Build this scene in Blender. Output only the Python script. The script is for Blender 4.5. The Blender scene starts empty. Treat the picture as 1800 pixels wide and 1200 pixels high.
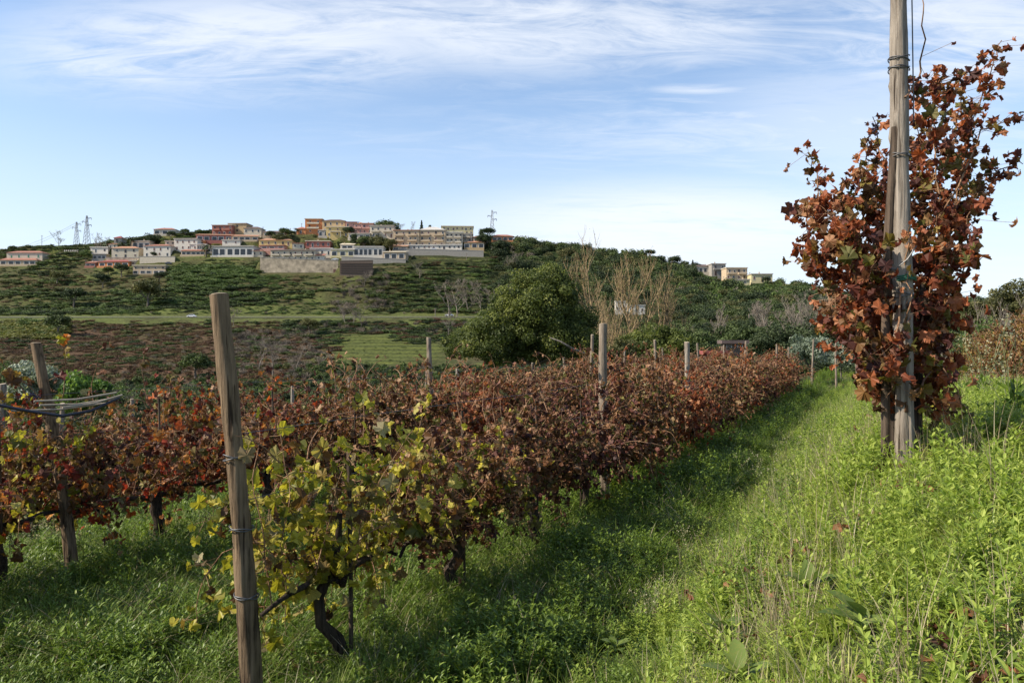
import bpy, math, random
import numpy as np
from mathutils import Vector, Matrix

PI = math.pi
H = 2.0            # eye height over the vineyard floor
F = 1400.0         # focal length in photo pixels (1800 wide)
HOR = 608.0
sc = bpy.context.scene
C = sc.collection

# ------------------------------------------------------------------ camera, sky, sun, exposure
cam_d = bpy.data.cameras.new('camera'); cam = bpy.data.objects.new('camera', cam_d); C.objects.link(cam)
cam_d.sensor_width = 36; cam_d.lens = 36 * F / 1800.0; cam_d.clip_start = 0.05; cam_d.clip_end = 9000
cam.location = (0, 0, H); cam.rotation_euler = (PI/2 + math.atan((HOR-600)/F), 0, 0)
sc.camera = cam

SUN_AZ, SUN_EL = math.radians(-104), math.radians(40)
S = Vector((math.sin(SUN_AZ)*math.cos(SUN_EL), math.cos(SUN_AZ)*math.cos(SUN_EL), math.sin(SUN_EL)))
ld = bpy.data.lights.new('sun', 'SUN'); ld.energy = 4.2; ld.angle = math.radians(0.55); ld.color = (1.0, 0.90, 0.76)
lo = bpy.data.objects.new('sun', ld); lo.rotation_euler = (-S).to_track_quat('-Z', 'Y').to_euler(); C.objects.link(lo)

sc.view_settings.view_transform = 'Standard'; sc.view_settings.look = 'None'
sc.view_settings.exposure = 0.9; sc.view_settings.gamma = 1.0; sc.view_settings.use_curve_mapping = False
sc.cycles.max_bounces = 5; sc.cycles.diffuse_bounces = 3; sc.cycles.glossy_bounces = 2
sc.cycles.transmission_bounces = 3; sc.cycles.transparent_max_bounces = 4

world = bpy.data.worlds.new('World'); sc.world = world; world.use_nodes = True
wn = world.node_tree.nodes; wl = world.node_tree.links
for n in list(wn): wn.remove(n)
def N(t, nodes=None, **kw):
    n = (nodes or wn).new(t)
    for k, v in kw.items(): setattr(n, k, v)
    return n
def mth(nodes, links, op, a, b=None, c=None, clamp=False):
    n = nodes.new('ShaderNodeMath'); n.operation = op; n.use_clamp = clamp
    for i, x in enumerate((a, b, c)):
        if x is None: continue
        if isinstance(x, (int, float)): n.inputs[i].default_value = x
        else: links.new(x, n.inputs[i])
    return n.outputs[0]
def wm(op, a, b=None, c=None, clamp=False): return mth(wn, wl, op, a, b, c, clamp)
sky = N('ShaderNodeTexSky'); sky.sky_type = 'NISHITA'; sky.sun_disc = False
sky.sun_elevation = SUN_EL; sky.sun_rotation = SUN_AZ % (2*PI)
sky.air_density = 1.0; sky.dust_density = 0.4; sky.ozone_density = 2.2; sky.altitude = 100
tc = N('ShaderNodeTexCoord'); sep = N('ShaderNodeSeparateXYZ'); wl.new(tc.outputs['Generated'], sep.inputs[0])
X, Y, Z = sep.outputs
Yp = wm('MAXIMUM', Y, 0.05)
A = wm('DIVIDE', X, Yp)                     # tangent of azimuth from the view axis
E = wm('DIVIDE', Z, Yp)                     # tangent of elevation
Zp = wm('ADD', wm('MAXIMUM', Z, 0.0), 0.12)
comb = N('ShaderNodeCombineXYZ')
wl.new(wm('DIVIDE', X, Zp), comb.inputs[0]); wl.new(wm('DIVIDE', Y, Zp), comb.inputs[1])
def cloud_noise(sx, sy, rot, scale, detail, dist, seed, rough=0.62):
    mp = N('ShaderNodeMapping'); mp.inputs['Scale'].default_value = (sx, sy, 1); mp.inputs['Rotation'].default_value = (0, 0, rot)
    mp.inputs['Location'].default_value = (seed, seed*1.7, 0)
    wl.new(comb.outputs[0], mp.inputs[0])
    t = N('ShaderNodeTexNoise'); t.inputs['Scale'].default_value = scale; t.inputs['Detail'].default_value = detail
    t.inputs['Roughness'].default_value = rough; t.inputs['Distortion'].default_value = dist
    wl.new(mp.outputs[0], t.inputs['Vector']); return t.outputs[0]
def sstep(x, a, b):
    m = N('ShaderNodeMapRange'); m.interpolation_type = 'SMOOTHSTEP'
    m.inputs[1].default_value = a; m.inputs[2].default_value = b
    if isinstance(x, (int, float)): m.inputs[0].default_value = x
    else: wl.new(x, m.inputs[0])
    return m.outputs[0]
def blob(px, py, rx, ry, tilt=0.0):
    # soft elliptical bank of cirrus centred on a direction
    da = wm('SUBTRACT', A, (px-900)/F); de = wm('SUBTRACT', E, (HOR-py)/F)
    de = wm('SUBTRACT', de, wm('MULTIPLY', da, tilt))
    d = wm('SQRT', wm('ADD', wm('POWER', wm('ABSOLUTE', wm('DIVIDE', da, rx/F)), 2.0), wm('POWER', wm('ABSOLUTE', wm('DIVIDE', de, ry/F)), 2.0)))
    return wm('SUBTRACT', 1.0, sstep(d, 0.25, 1.15))
n1 = cloud_noise(0.55, 1.35, 0.25, 1.7, 9, 0.9, 3.1)
n2 = cloud_noise(0.8, 2.4, -0.35, 3.6, 8, 1.4, 7.7, 0.68)
n3 = cloud_noise(0.35, 0.6, 0.1, 0.9, 4, 0.4, 1.3, 0.5)
nn = wm('ADD', wm('MULTIPLY', n1, 0.55), wm('MULTIPLY', n2, 0.45))
bank = blob(420, 75, 560, 125, 0.02)
for b in (blob(1000, 45, 640, 110, 0.0), blob(760, 30, 500, 60, 0.0), blob(230, 110, 260, 60, -0.12), blob(1650, 60, 420, 130, 0.0)):
    bank = wm('MAXIMUM', bank, b)
low = wm('MAXIMUM', blob(1180, 400, 460, 100, 0.0), wm('MULTIPLY', blob(1500, 200, 330, 160, 0), 0.45))
thin = wm('MAXIMUM', blob(1230, 155, 120, 14, 0.0), blob(1480, 72, 330, 16, 0.0))
c_bank = wm('MULTIPLY', bank, sstep(nn, 0.30, 0.60))
c_low = wm('MULTIPLY', low, sstep(nn, 0.22, 0.55))
c_thin = wm('MULTIPLY', thin, sstep(n1, 0.35, 0.6))
c_gen = wm('MULTIPLY', sstep(n3, 0.42, 0.68), wm('MULTIPLY', sstep(nn, 0.40, 0.7), 0.5))
cl = wm('MAXIMUM', wm('MAXIMUM', wm('MULTIPLY', c_bank, 0.80), wm('MULTIPLY', c_low, 0.82)), wm('MAXIMUM', wm('MULTIPLY', c_thin, 0.6), c_gen))
hz = wm('MULTIPLY', wm('SUBTRACT', 1.0, sstep(Z, -0.04, 0.34)), 0.84)     # milky air towards the horizon
cl = wm('ADD', wm('MULTIPLY', cl, 0.92), 0.03, clamp=True)
mixc = N('ShaderNodeMix'); mixc.data_type = 'RGBA'
mixh = N('ShaderNodeMix'); mixh.data_type = 'RGBA'; wl.new(hz, mixh.inputs['Factor']); wl.new(sky.outputs[0], mixh.inputs['A']); mixh.inputs['B'].default_value = (4.15, 4.5, 5.15, 1)
wl.new(cl, mixc.inputs['Factor']); wl.new(mixh.outputs['Result'], mixc.inputs['A'])
mixc.inputs['B'].default_value = (5.0, 5.2, 5.5, 1)
bg = N('ShaderNodeBackground'); bg.inputs[1].default_value = 0.11
wl.new(mixc.outputs['Result'], bg.inputs[0])
wo = N('ShaderNodeOutputWorld'); wl.new(bg.outputs[0], wo.inputs[0])

# ------------------------------------------------------------------ helpers
rng = np.random.default_rng(11)
random.seed(5)
def tag(o, label=None, cat=None, group=None, kind=None):
    if label: o['label'] = label
    if cat: o['category'] = cat
    if group: o['group'] = group
    if kind: o['kind'] = kind
    return o
def P(px, py, d): return Vector(((px-900)/F*d, d, H + (HOR-py)/F*d))

class MB:
    """collects vertices and polygons, links them as one mesh object"""
    def __init__(s): s.v = []; s.loops = []; s.tot = []; s.a = []; s.m = []; s.n = 0
    def add(s, v, f, val=0.0, mat=0):
        v = np.asarray(v, dtype=np.float32).reshape(-1, 3); f = np.asarray(f, dtype=np.int32)
        if len(f) == 0: return
        s.v.append(v); s.loops.append((f + s.n).ravel()); s.tot.append(np.full(len(f), f.shape[1], np.int32))
        s.a.append(np.broadcast_to(np.asarray(val, np.float32), (len(f),)).copy()); s.m.append(np.full(len(f), mat, np.int32))
        s.n += len(v)
    def mesh(s, name, mats, smooth=False):
        me = bpy.data.meshes.new(name)
        v = np.concatenate(s.v); l = np.concatenate(s.loops); t = np.concatenate(s.tot)
        me.vertices.add(len(v)); me.vertices.foreach_set('co', v.ravel())
        me.loops.add(len(l)); me.loops.foreach_set('vertex_index', l)
        me.polygons.add(len(t)); st = np.zeros(len(t), np.int32); st[1:] = np.cumsum(t)[:-1]
        me.polygons.foreach_set('loop_start', st); me.polygons.foreach_set('loop_total', t)
        me.polygons.foreach_set('material_index', np.concatenate(s.m))
        me.polygons.foreach_set('use_smooth', np.full(len(t), bool(smooth)))
        at = me.attributes.new('v', 'FLOAT', 'FACE'); at.data.foreach_set('value', np.concatenate(s.a))
        for m in (mats if isinstance(mats, (list, tuple)) else [mats]): me.materials.append(m)
        me.update(calc_edges=True)
        return me
    def build(s, name, mats, parent=None, loc=None, smooth=False):
        return link(name, s.mesh(name, mats, smooth), parent, loc)
def link(name, me, parent=None, loc=None):
    o = bpy.data.objects.new(name, me); C.objects.link(o)
    if parent is not None: o.parent = parent
    if loc is not None: o.location = loc
    return o
def empty(name, loc, rz=0.0):
    o = bpy.data.objects.new(name, None); C.objects.link(o); o.location = loc; o.rotation_euler = (0, 0, rz); o.empty_display_size = 0.1
    return o
def copy_tree(o, parent=None):
    c = o.copy(); C.objects.link(c); c.parent = parent
    for ch in list(o.children): copy_tree(ch, c)
    return c
def box(mb, x0, x1, y0, y1, z0, z1, mat=0, v=0.0):
    p = [(x0,y0,z0),(x1,y0,z0),(x1,y1,z0),(x0,y1,z0),(x0,y0,z1),(x1,y0,z1),(x1,y1,z1),(x0,y1,z1)]
    mb.add(p, [(0,3,2,1),(4,5,6,7),(0,1,5,4),(1,2,6,5),(2,3,7,6),(3,0,4,7)], v, mat)
def tube(mb, pts, rad, sides=6, mat=0, v=0.0, cap=True, lump=0.0, seed=0):
    pts = np.asarray([tuple(p) for p in pts], float); n = len(pts)
    rad = np.broadcast_to(np.asarray(rad, float), (n,))
    tan = np.gradient(pts, axis=0); tan /= (np.linalg.norm(tan, axis=1)[:, None] + 1e-9)
    ref = np.array([0.0, 0, 1]) if abs(tan[0][2]) < 0.8 else np.array([0.0, 1, 0])
    ang = np.linspace(0, 2*PI, sides, endpoint=False); V = []
    r_ = np.random.default_rng(seed+1); lumps = 1 + lump*(r_.random((n, sides))-0.5)*2
    for i in range(n):
        a = np.cross(tan[i], ref); a /= (np.linalg.norm(a) + 1e-9); b = np.cross(tan[i], a); ref_ = np.cross(a, tan[i])
        ref = ref_
        rr = (rad[i]*lumps[i])[:, None]
        V.append(pts[i] + rr*(np.cos(ang)[:, None]*a + np.sin(ang)[:, None]*b))
    V = np.concatenate(V)
    i = np.arange(n-1)[:, None]*sides; j = np.arange(sides)[None, :]; k = (j+1) % sides
    f = np.stack([i+j, i+k, i+sides+k, i+sides+j], axis=-1).reshape(-1, 4)
    mb.add(V, f, v, mat)
    if cap and sides >= 3:
        mb.add(np.vstack([V[-sides:], pts[-1]]), [(a, (a+1) % sides, sides) for a in range(sides)], v, mat)
        mb.add(np.vstack([V[:sides], pts[0]]), [((a+1) % sides, a, sides) for a in range(sides)], v, mat)

# smooth value noise on arrays
def _h(ix, iy, s):
    n = (ix.astype(np.int64)*374761393 + iy.astype(np.int64)*668265263 + s*1442695041) & 0xFFFFFFFF
    n = ((n ^ (n >> 13))*1274126177) & 0xFFFFFFFF
    return ((n ^ (n >> 16)) & 0xFFFF)/65535.0
def vnoise(x, y, s=0):
    ix = np.floor(x); iy = np.floor(y); fx = x-ix; fy = y-iy
    fx = fx*fx*(3-2*fx); fy = fy*fy*(3-2*fy)
    a = _h(ix, iy, s); b = _h(ix+1, iy, s); c = _h(ix, iy+1, s); d = _h(ix+1, iy+1, s)
    return (a*(1-fx)+b*fx)*(1-fy) + (c*(1-fx)+d*fx)*fy
def fbm(x, y, s=0, o=4):
    r = 0; a = .5; t = 0
    for i in range(o): r = r + a*vnoise(x*2**i, y*2**i, s+i*17); t += a; a *= .5
    return r/t
def smooth(x, a, b):
    t = np.clip((x-a)/(b-a), 0, 1); return t*t*(3-2*t)

# ------------------------------------------------------------------ materials
def mat(name):
    m = bpy.data.materials.new(name); m.use_nodes = True
    nt = m.node_tree; b = nt.nodes['Principled BSDF']; return m, nt, b
def ramp_node(nt, stops, interp='LINEAR'):
    r = nt.nodes.new('ShaderNodeValToRGB'); r.color_ramp.interpolation = interp
    e = r.color_ramp.elements
    while len(e) < len(stops): e.new(0.5)
    for i, (p, c) in enumerate(stops):
        e[i].position = p; e[i].color = (*c, 1)
    return r
def plain(name, col, rough=0.8, var=0.25, scale=3.0, bump=0.0, coords='Object'):
    m, nt, b = mat(name); L = nt.links
    t = nt.nodes.new('ShaderNodeTexNoise'); t.inputs['Scale'].default_value = scale; t.inputs['Detail'].default_value = 6
    tcn = nt.nodes.new('ShaderNodeTexCoord'); L.new(tcn.outputs[coords], t.inputs['Vector'])
    r = ramp_node(nt, [(0.3, tuple(x*(1-var) for x in col)), (0.72, tuple(min(1, x*(1+var*0.6)) for x in col))])
    L.new(t.outputs[0], r.inputs[0]); L.new(r.outputs[0], b.inputs['Base Color'])
    b.inputs['Roughness'].default_value = rough
    if bump:
        bp = nt.nodes.new('ShaderNodeBump'); bp.inputs['Strength'].default_value = bump; bp.inputs['Distance'].default_value = 0.05
        L.new(t.outputs[0], bp.inputs['Height']); L.new(bp.outputs[0], b.inputs['Normal'])
    return m
def foliage(name, stops, trans=0.35, rough=0.55, mottle=None, mscale=30.0, spec=0.3, tint=(1.1, 1.15, 0.7)):
    """leaf colour from the per-leaf value plus the object's own random; light passes through"""
    m, nt, b = mat(name); L = nt.links; nd = nt.nodes
    at = nd.new('ShaderNodeAttribute'); at.attribute_name = 'v'
    oi = nd.new('ShaderNodeObjectInfo')
    s = mth(nd, L, 'FRACT', mth(nd, L, 'ADD', at.outputs['Fac'], oi.outputs['Random']))
    r = ramp_node(nt, stops); L.new(s, r.inputs[0]); col = r.outputs[0]
    if mottle:
        tcn = nd.new('ShaderNodeTexCoord'); t = nd.new('ShaderNodeTexNoise'); t.inputs['Scale'].default_value = mscale; t.inputs['Detail'].default_value = 3
        L.new(tcn.outputs['Object'], t.inputs['Vector'])
        f = nd.new('ShaderNodeMapRange'); f.inputs[1].default_value = 0.5; f.inputs[2].default_value = 0.68; f.inputs[4].default_value = 0.8
        L.new(t.outputs[0], f.inputs[0])
        mx = nd.new('ShaderNodeMix'); mx.data_type = 'RGBA'; L.new(f.outputs[0], mx.inputs['Factor']); L.new(col, mx.inputs['A']); mx.inputs['B'].default_value = (*mottle, 1)
        col = mx.outputs['Result']
    L.new(col, b.inputs['Base Color']); b.inputs['Roughness'].default_value = rough
    b.inputs['Specular IOR Level'].default_value = spec
    tr = nd.new('ShaderNodeBsdfTranslucent'); mt = nd.new('ShaderNodeMix'); mt.data_type = 'RGBA'; mt.blend_type = 'MULTIPLY'; mt.inputs['Factor'].default_value = 1
    L.new(col, mt.inputs['A']); mt.inputs['B'].default_value = (*tint, 1); L.new(mt.outputs['Result'], tr.inputs[0])
    mx2 = nd.new('ShaderNodeMixShader'); mx2.inputs[0].default_value = trans
    L.new(b.outputs[0], mx2.inputs[1]); L.new(tr.outputs[0], mx2.inputs[2])
    L.new(mx2.outputs[0], nd['Material Output'].inputs[0])
    return m
def wood(name, dark, light, streak=34.0, crack=True, moss=None):
    m, nt, b = mat(name); L = nt.links; nd = nt.nodes
    tcn = nd.new('ShaderNodeTexCoord'); mp = nd.new('ShaderNodeMapping'); mp.inputs['Scale'].default_value = (streak, streak, 1.6)
    L.new(tcn.outputs['Object'], mp.inputs[0])
    t = nd.new('ShaderNodeTexNoise'); t.inputs['Scale'].default_value = 1.6; t.inputs['Detail'].default_value = 8; t.inputs['Roughness'].default_value = .65
    L.new(mp.outputs[0], t.inputs['Vector'])
    t2 = nd.new('ShaderNodeTexNoise'); t2.inputs['Scale'].default_value = 2.6; t2.inputs['Detail'].default_value = 3; L.new(tcn.outputs['Object'], t2.inputs['Vector'])
    s = mth(nd, L, 'ADD', mth(nd, L, 'MULTIPLY', t.outputs[0], 0.65), mth(nd, L, 'MULTIPLY', t2.outputs[0], 0.4))
    mid = tuple((a+c)/2 for a, c in zip(dark, light))
    r = ramp_node(nt, [(0.36, tuple(x*.35 for x in dark)), (0.43, dark), (0.52, mid), (0.66, light)])
    mp3 = nd.new('ShaderNodeMapping'); mp3.inputs['Scale'].default_value = (streak*1.5, streak*1.5, 2.2); L.new(tcn.outputs['Object'], mp3.inputs[0])
    t3 = nd.new('ShaderNodeTexNoise'); t3.inputs['Scale'].default_value = 1.0; t3.inputs['Detail'].default_value = 2; L.new(mp3.outputs[0], t3.inputs['Vector'])
    cr = ramp_node(nt, [(.30, (.25,.22,.2)), (.37, (1,1,1))]); L.new(t3.outputs[0], cr.inputs[0])
    L.new(s, r.inputs[0]); mc = nd.new('ShaderNodeMix'); mc.data_type = 'RGBA'; mc.blend_type = 'MULTIPLY'; mc.inputs['Factor'].default_value = 1
    L.new(r.outputs[0], mc.inputs['A']); L.new(cr.outputs[0], mc.inputs['B']); L.new(mc.outputs['Result'], b.inputs['Base Color']); b.inputs['Roughness'].default_value = .85
    b.inputs['Specular IOR Level'].default_value = .2
    bp = nd.new('ShaderNodeBump'); bp.inputs['Strength'].default_value = 1.0; bp.inputs['Distance'].default_value = .022
    L.new(s, bp.inputs['Height']); L.new(bp.outputs[0], b.inputs['Normal'])
    return m

M = {}
M['post'] = wood('weathered_post', (0.09, 0.065, 0.045), (0.32, 0.26, 0.195))
M['post_warm'] = wood('brown_post', (0.055, 0.036, 0.020), (0.25, 0.175, 0.105))
M['post_grey'] = wood('grey_post', (0.13, 0.105, 0.08), (0.36, 0.31, 0.25))
M['stake_dark'] = wood('dark_stake', (0.035, 0.026, 0.018), (0.14, 0.10, 0.07))
M['bark'] = wood('vine_bark', (0.018, 0.013, 0.010), (0.085, 0.062, 0.045), 50)
M['cane'] = wood('vine_cane', (0.14, 0.065, 0.034), (0.42, 0.26, 0.15), 60)
M['cane_dark'] = wood('old_cane', (0.035, 0.02, 0.014), (0.14, 0.085, 0.055), 60)
M['tree_bark'] = wood('tree_bark', (0.06, 0.05, 0.04), (0.22, 0.19, 0.15), 8)
M['pale_bark'] = wood('pale_bark', (0.13, 0.105, 0.08), (0.30, 0.26, 0.21), 8)
M['twig_yellow'] = wood('yellow_twig', (0.16, 0.11, 0.055), (0.34, 0.25, 0.14), 8)
M['wire'] = plain('wire', (0.12, 0.12, 0.12), 0.5); M['wire'].node_tree.nodes['Principled BSDF'].inputs['Metallic'].default_value = .6
M['pipe'] = plain('black_pipe', (0.012, 0.014, 0.025), 0.35, .2)
M['green_tie'] = plain('green_tie', (0.02, 0.12, 0.07), 0.5, .2)
M['bamboo'] = plain('pale_cane', (0.32, 0.27, 0.20), 0.6, .3, 20)
M['grape'] = plain('grape', (0.015, 0.01, 0.03), 0.35, .3, 40)

brown_leaf = [(0, (.042,.019,.010)), (.15, (.095,.039,.017)), (.34, (.175,.072,.029)), (.50, (.260,.118,.048)), (.64, (.34,.178,.085)), (.78, (.42,.26,.15)), (.86, (.12,.10,.022)), (.93, (.09,.095,.018)), (1, (.28,.24,.07))]
red_leaf = [(0, (.05,.014,.010)), (.12, (.16,.030,.018)), (.26, (.36,.050,.025)), (.40, (.50,.13,.028)), (.52, (.52,.24,.045)), (.62, (.24,.12,.04)), (.74, (.13,.06,.03)), (.84, (.10,.09,.018)), (.93, (.20,.17,.03)), (1, (.42,.30,.14))]
yellow_leaf = [(0, (.08,.095,.016)), (.16, (.18,.19,.024)), (.36, (.36,.33,.034)), (.64, (.54,.46,.055)), (.80, (.52,.45,.13)), (.9, (.10,.045,.02)), (1, (.38,.33,.18))]
rust_leaf = [(0, (.055,.016,.009)), (.16, (.14,.038,.018)), (.36, (.27,.078,.030)), (.58, (.40,.135,.052)), (.76, (.48,.21,.095)), (.88, (.42,.24,.12)), (.95, (.11,.11,.018)), (1, (.20,.16,.03))]
dusk_leaf = [(0, (.035,.012,.010)), (.3, (.085,.028,.020)), (.6, (.16,.055,.035)), (.8, (.25,.12,.065)), (.9, (.10,.10,.02)), (1, (.22,.18,.08))]
olive_leaf = [(0, (.03,.018,.008)), (.3, (.12,.055,.02)), (.5, (.24,.12,.035)), (.65, (.36,.22,.06)), (.8, (.14,.13,.02)), (1, (.24,.13,.05))]
M['leaf_brown'] = foliage('leaf_brown', brown_leaf, .28, .6, (.10,.035,.02), 26)
M['leaf_red'] = foliage('leaf_red', red_leaf, .38, .55, (.10,.025,.015), 24, tint=(1.2,.9,.6))
M['leaf_yellow'] = foliage('leaf_yellow', yellow_leaf, .42, .5, (.16,.10,.02), 18)
M['leaf_rust'] = foliage('leaf_rust', rust_leaf, .40, .6, (.12,.03,.02), 24, tint=(1.2,.9,.6))
M['leaf_dusk'] = foliage('leaf_dusk', dusk_leaf, .25, .6, (.05,.02,.015), 24)
M['leaf_olive'] = foliage('leaf_olive', olive_leaf, .33, .6, (.10,.05,.02), 24)
g1 = [(0, (.055,.092,.012)), (.4, (.115,.180,.021)), (.8, (.17,.25,.034)), (.94, (.27,.32,.060)), (1, (.36,.33,.16))]
g2 = [(0, (.060,.100,.012)), (.5, (.125,.195,.024)), (1, (.20,.275,.042))]
g3 = [(0, (.16,.21,.030)), (.5, (.32,.38,.065)), (.85, (.45,.48,.12)), (1, (.55,.50,.26))]
M['grass'] = foliage('grass_blade', g1, .45, .5)
M['grass_sun'] = foliage('grass_yellowish', g3, .4, .5)
M['weed'] = foliage('weed_leaf', g2, .35, .45, spec=.4)
M['weed_light'] = foliage('weed_leaf_light', [(0, (.13,.19,.026)), (.5, (.27,.36,.055)), (1, (.44,.50,.11))], .45, .45, spec=.4)
M['dry'] = foliage('dry_grass', [(0, (.20,.15,.09)), (.5, (.36,.29,.17)), (1, (.50,.44,.30))], .3, .7)
M['seed'] = foliage('seed_heads', [(0, (.22,.19,.10)), (.5, (.34,.31,.18)), (1, (.48,.45,.32))], .4, .8)
M['dock'] = foliage('dock_leaf', [(0, (.08,.13,.03)), (.5, (.13,.19,.045)), (1, (.19,.25,.06))], .35, .5, (.22,.24,.06), 14, spec=.3)
M['stem_green'] = plain('green_stem', (.10,.13,.04), .6)
M['mimosa'] = foliage('acacia_leaf', [(0, (.034,.050,.013)), (.35, (.080,.105,.024)), (.7, (.145,.170,.040)), (1, (.26,.275,.07))], .4, .6)
M['crown_dark'] = foliage('dark_crown', [(0, (.017,.027,.012)), (.5, (.034,.052,.020)), (1, (.065,.088,.032))], .2, .7)
M['crown_mid'] = foliage('mid_crown', [(0, (.030,.045,.014)), (.5, (.062,.090,.026)), (1, (.11,.145,.045))], .25, .7)
M['crown_green'] = foliage('green_scrub', [(0, (.036,.060,.014)), (.5, (.072,.115,.026)), (1, (.12,.17,.04))], .25, .7)
M['crown_olive'] = foliage('olive_scrub', [(0, (.04,.045,.015)), (.5, (.085,.09,.03)), (1, (.15,.14,.05))], .25, .7)
M['crown_yellow'] = foliage('yellowgreen_crown', [(0, (.07,.08,.015)), (.5, (.14,.15,.03)), (1, (.22,.21,.06))], .3, .7)
M['crown_silver'] = foliage('silver_crown', [(0, (.09,.12,.08)), (.5, (.19,.23,.16)), (1, (.34,.37,.28))], .25, .6)
M['crown_brown'] = foliage('brown_scrub', [(0, (.045,.026,.016)), (.5, (.10,.055,.032)), (.8, (.15,.085,.045)), (1, (.09,.085,.03))], .2, .8)
M['crown_grey'] = foliage('grey_scrub', [(0, (.08,.065,.05)), (.5, (.16,.13,.10)), (1, (.24,.20,.15))], .2, .8)
M['crown_lime'] = foliage('lime_shrub', [(0, (.04,.085,.015)), (.5, (.08,.15,.025)), (1, (.16,.25,.05))], .35, .6)
M['palm'] = foliage('palm_frond', [(0, (.02,.035,.012)), (1, (.07,.09,.03))], .2, .6)

# ------------------------------------------------------------------ the lie of the land
EX, EY = 0.4072, 0.9133                     # direction of the vine rows
NX, NY = 0.9133, -0.4072                    # to the right of the rows
P1X, P1Y = -1.107, 4.77                     # first trunk of the front row
def row_uv(x, y): return (x-P1X)*NX + (y-P1Y)*NY, (x-P1X)*EX + (y-P1Y)*EY
def row_xy(u, t): return P1X + u*NX + t*EX, P1Y + u*NY + t*EY
R_PX = [-900, -300, 0, 90, 160, 200, 260, 300, 370, 450, 540, 620, 700, 760, 860, 900, 950, 1000, 1050, 1100, 1150, 1200, 1260, 1330, 1400, 1450, 1500, 1600, 1700, 1800, 2200, 2700]
R_PY = [480, 455, 442, 434, 432, 424, 419, 412, 408, 408, 409, 404, 407, 410, 417, 428, 433, 438, 448, 455, 461, 472, 482, 495, 505, 520, 528, 535, 538, 545, 560, 575]
D_PX = [-900, 860, 1000, 1250, 1400, 1500, 1800, 2700]
D_D = [530, 530, 520, 480, 430, 380, 300, 300]
S_S = [0, 60, 120, 200, 250, 300, 340, 364, 371, 379, 400, 430, 450, 470, 500, 515, 530, 600, 900, 4000]
S_G = [-1.12, -1.06, -.95, -.88, -.64, -.38, -.20, -.045, -.005, 0.012, .12, .35, .48, .60, .75, .90, 1.0, .93, .80, .25]
def ridge(px): return np.interp(px, R_PX, R_PY)
def sscale(px): return 530/np.interp(px, D_PX, D_D)
def hill_py(px, s):
    g = np.interp(s, S_S, S_G); rp = ridge(px)
    return np.where(g >= 0, 558 + (rp-558)*g, 558 - 150*g)
def solve(px, py):
    """depth at which the plain hillside passes photo height py"""
    s = np.linspace(372, 530, 400); q = hill_py(np.full_like(s, px), s)
    if py >= 558: s = np.linspace(150, 375, 400); q = hill_py(np.full_like(s, px), s)
    return float(s[np.argmin(np.abs(q-py))]/sscale(px))
PADS = []
def height(x, y, raw=False):
    x = np.asarray(x, float); y = np.asarray(y, float)
    u, t = row_uv(x, y)
    b = np.interp(u, [-200, -60, -30, -15, -9, -5, -3, 1.45, 1.85, 2.4, 2.85, 3.2, 4.5, 7, 12, 20, 60], [-14, -12, -6, -2.4, -1.0, -.25, 0, 0, .12, .60, .95, 1.22, 1.42, 1.5, 1.6, 1.8, 2.0])
    k = np.interp(t, [-20, 3, 10, 20, 30, 45], [1, 1, .82, .5, .3, .2])
    near = np.where(b > 0, b*k, b)
    near = near + (fbm(x*.9, y*.9, 3)-.5)*.16*smooth(np.abs(u), 0, 1.2) + (fbm(x*4, y*4, 9)-.5)*.05
    yy = np.maximum(y, 20); px = 900 + F*x/yy; px = np.clip(px, -900, 2700)
    s = yy*sscale(px); py = hill_py(px, s)
    # terraces
    z0 = H + (HOR-py)/F*yy
    wob = (fbm(x/45, y/45, 21)-.5)*5
    st = 3.4; q = (z0+wob)/st; fr = q-np.floor(q); q2 = (np.floor(q) + smooth(fr, 0.0, .42) - .29)*st - wob
    m1 = smooth(px, 560, 660)*(1-smooth(px, 890, 960))*smooth(s, 383, 392)*(1-smooth(s, 505, 520))
    m1 = np.maximum(m1, .55*(1-smooth(px, 560, 660))*smooth(s, 383, 395)*(1-smooth(s, 505, 520)))
    z = z0 + (q2-z0)*m1*.95
    st = 1.25; q = (z0+wob*.15)/st; fr = q-np.floor(q); q3 = (np.floor(q)+smooth(fr, 0, .5))*st - wob*.15
    m2 = smooth(px, 560, 590)*(1-smooth(px, 760, 800))*smooth(s, 262, 275)*(1-smooth(s, 335, 342))
    z = z + (q3-z0)*m2
    rough = (fbm(x/14, y/14, 31)-.5)*3.0*smooth(s, 150, 230)*(1-smooth(s, 362, 368)+smooth(s, 382, 392))*(1-m2)
    z = z + rough
    if not raw:
        for pd in PADS:
            cx, cy, rx, ry, pz = pd[:5]
            dx = np.abs(x-cx); dy = y-cy; wx = 1-smooth(dx, rx, rx+3)
            if len(pd) > 5:
                w = wx*smooth(dy, -1.7, -.4)*(1-smooth(dy, ry*.6, ry)); z = z*(1-w)+pz*w
                w = wx*(dy > -32)*(dy <= -1.0); z = np.where(w > 0, np.minimum(z, pd[5]+.25*np.minimum(dy+3, 0))*w+z*(1-w), z); continue
            w = wx*smooth(dy, -7, -2)*(1-smooth(dy, ry, ry+4))
            z = z*(1-w) + pz*w
            w = wx*(dy > -32)*(dy < -2); lim = pz+.25*(dy+2)
            z = np.where(w > 0, np.minimum(z, lim)*w+z*(1-w), z)
    w = smooth(y, 48, 115)
    return near*(1-w) + z*w
def gz(x, y): return float(height(np.array([x]), np.array([y]))[0])

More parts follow.
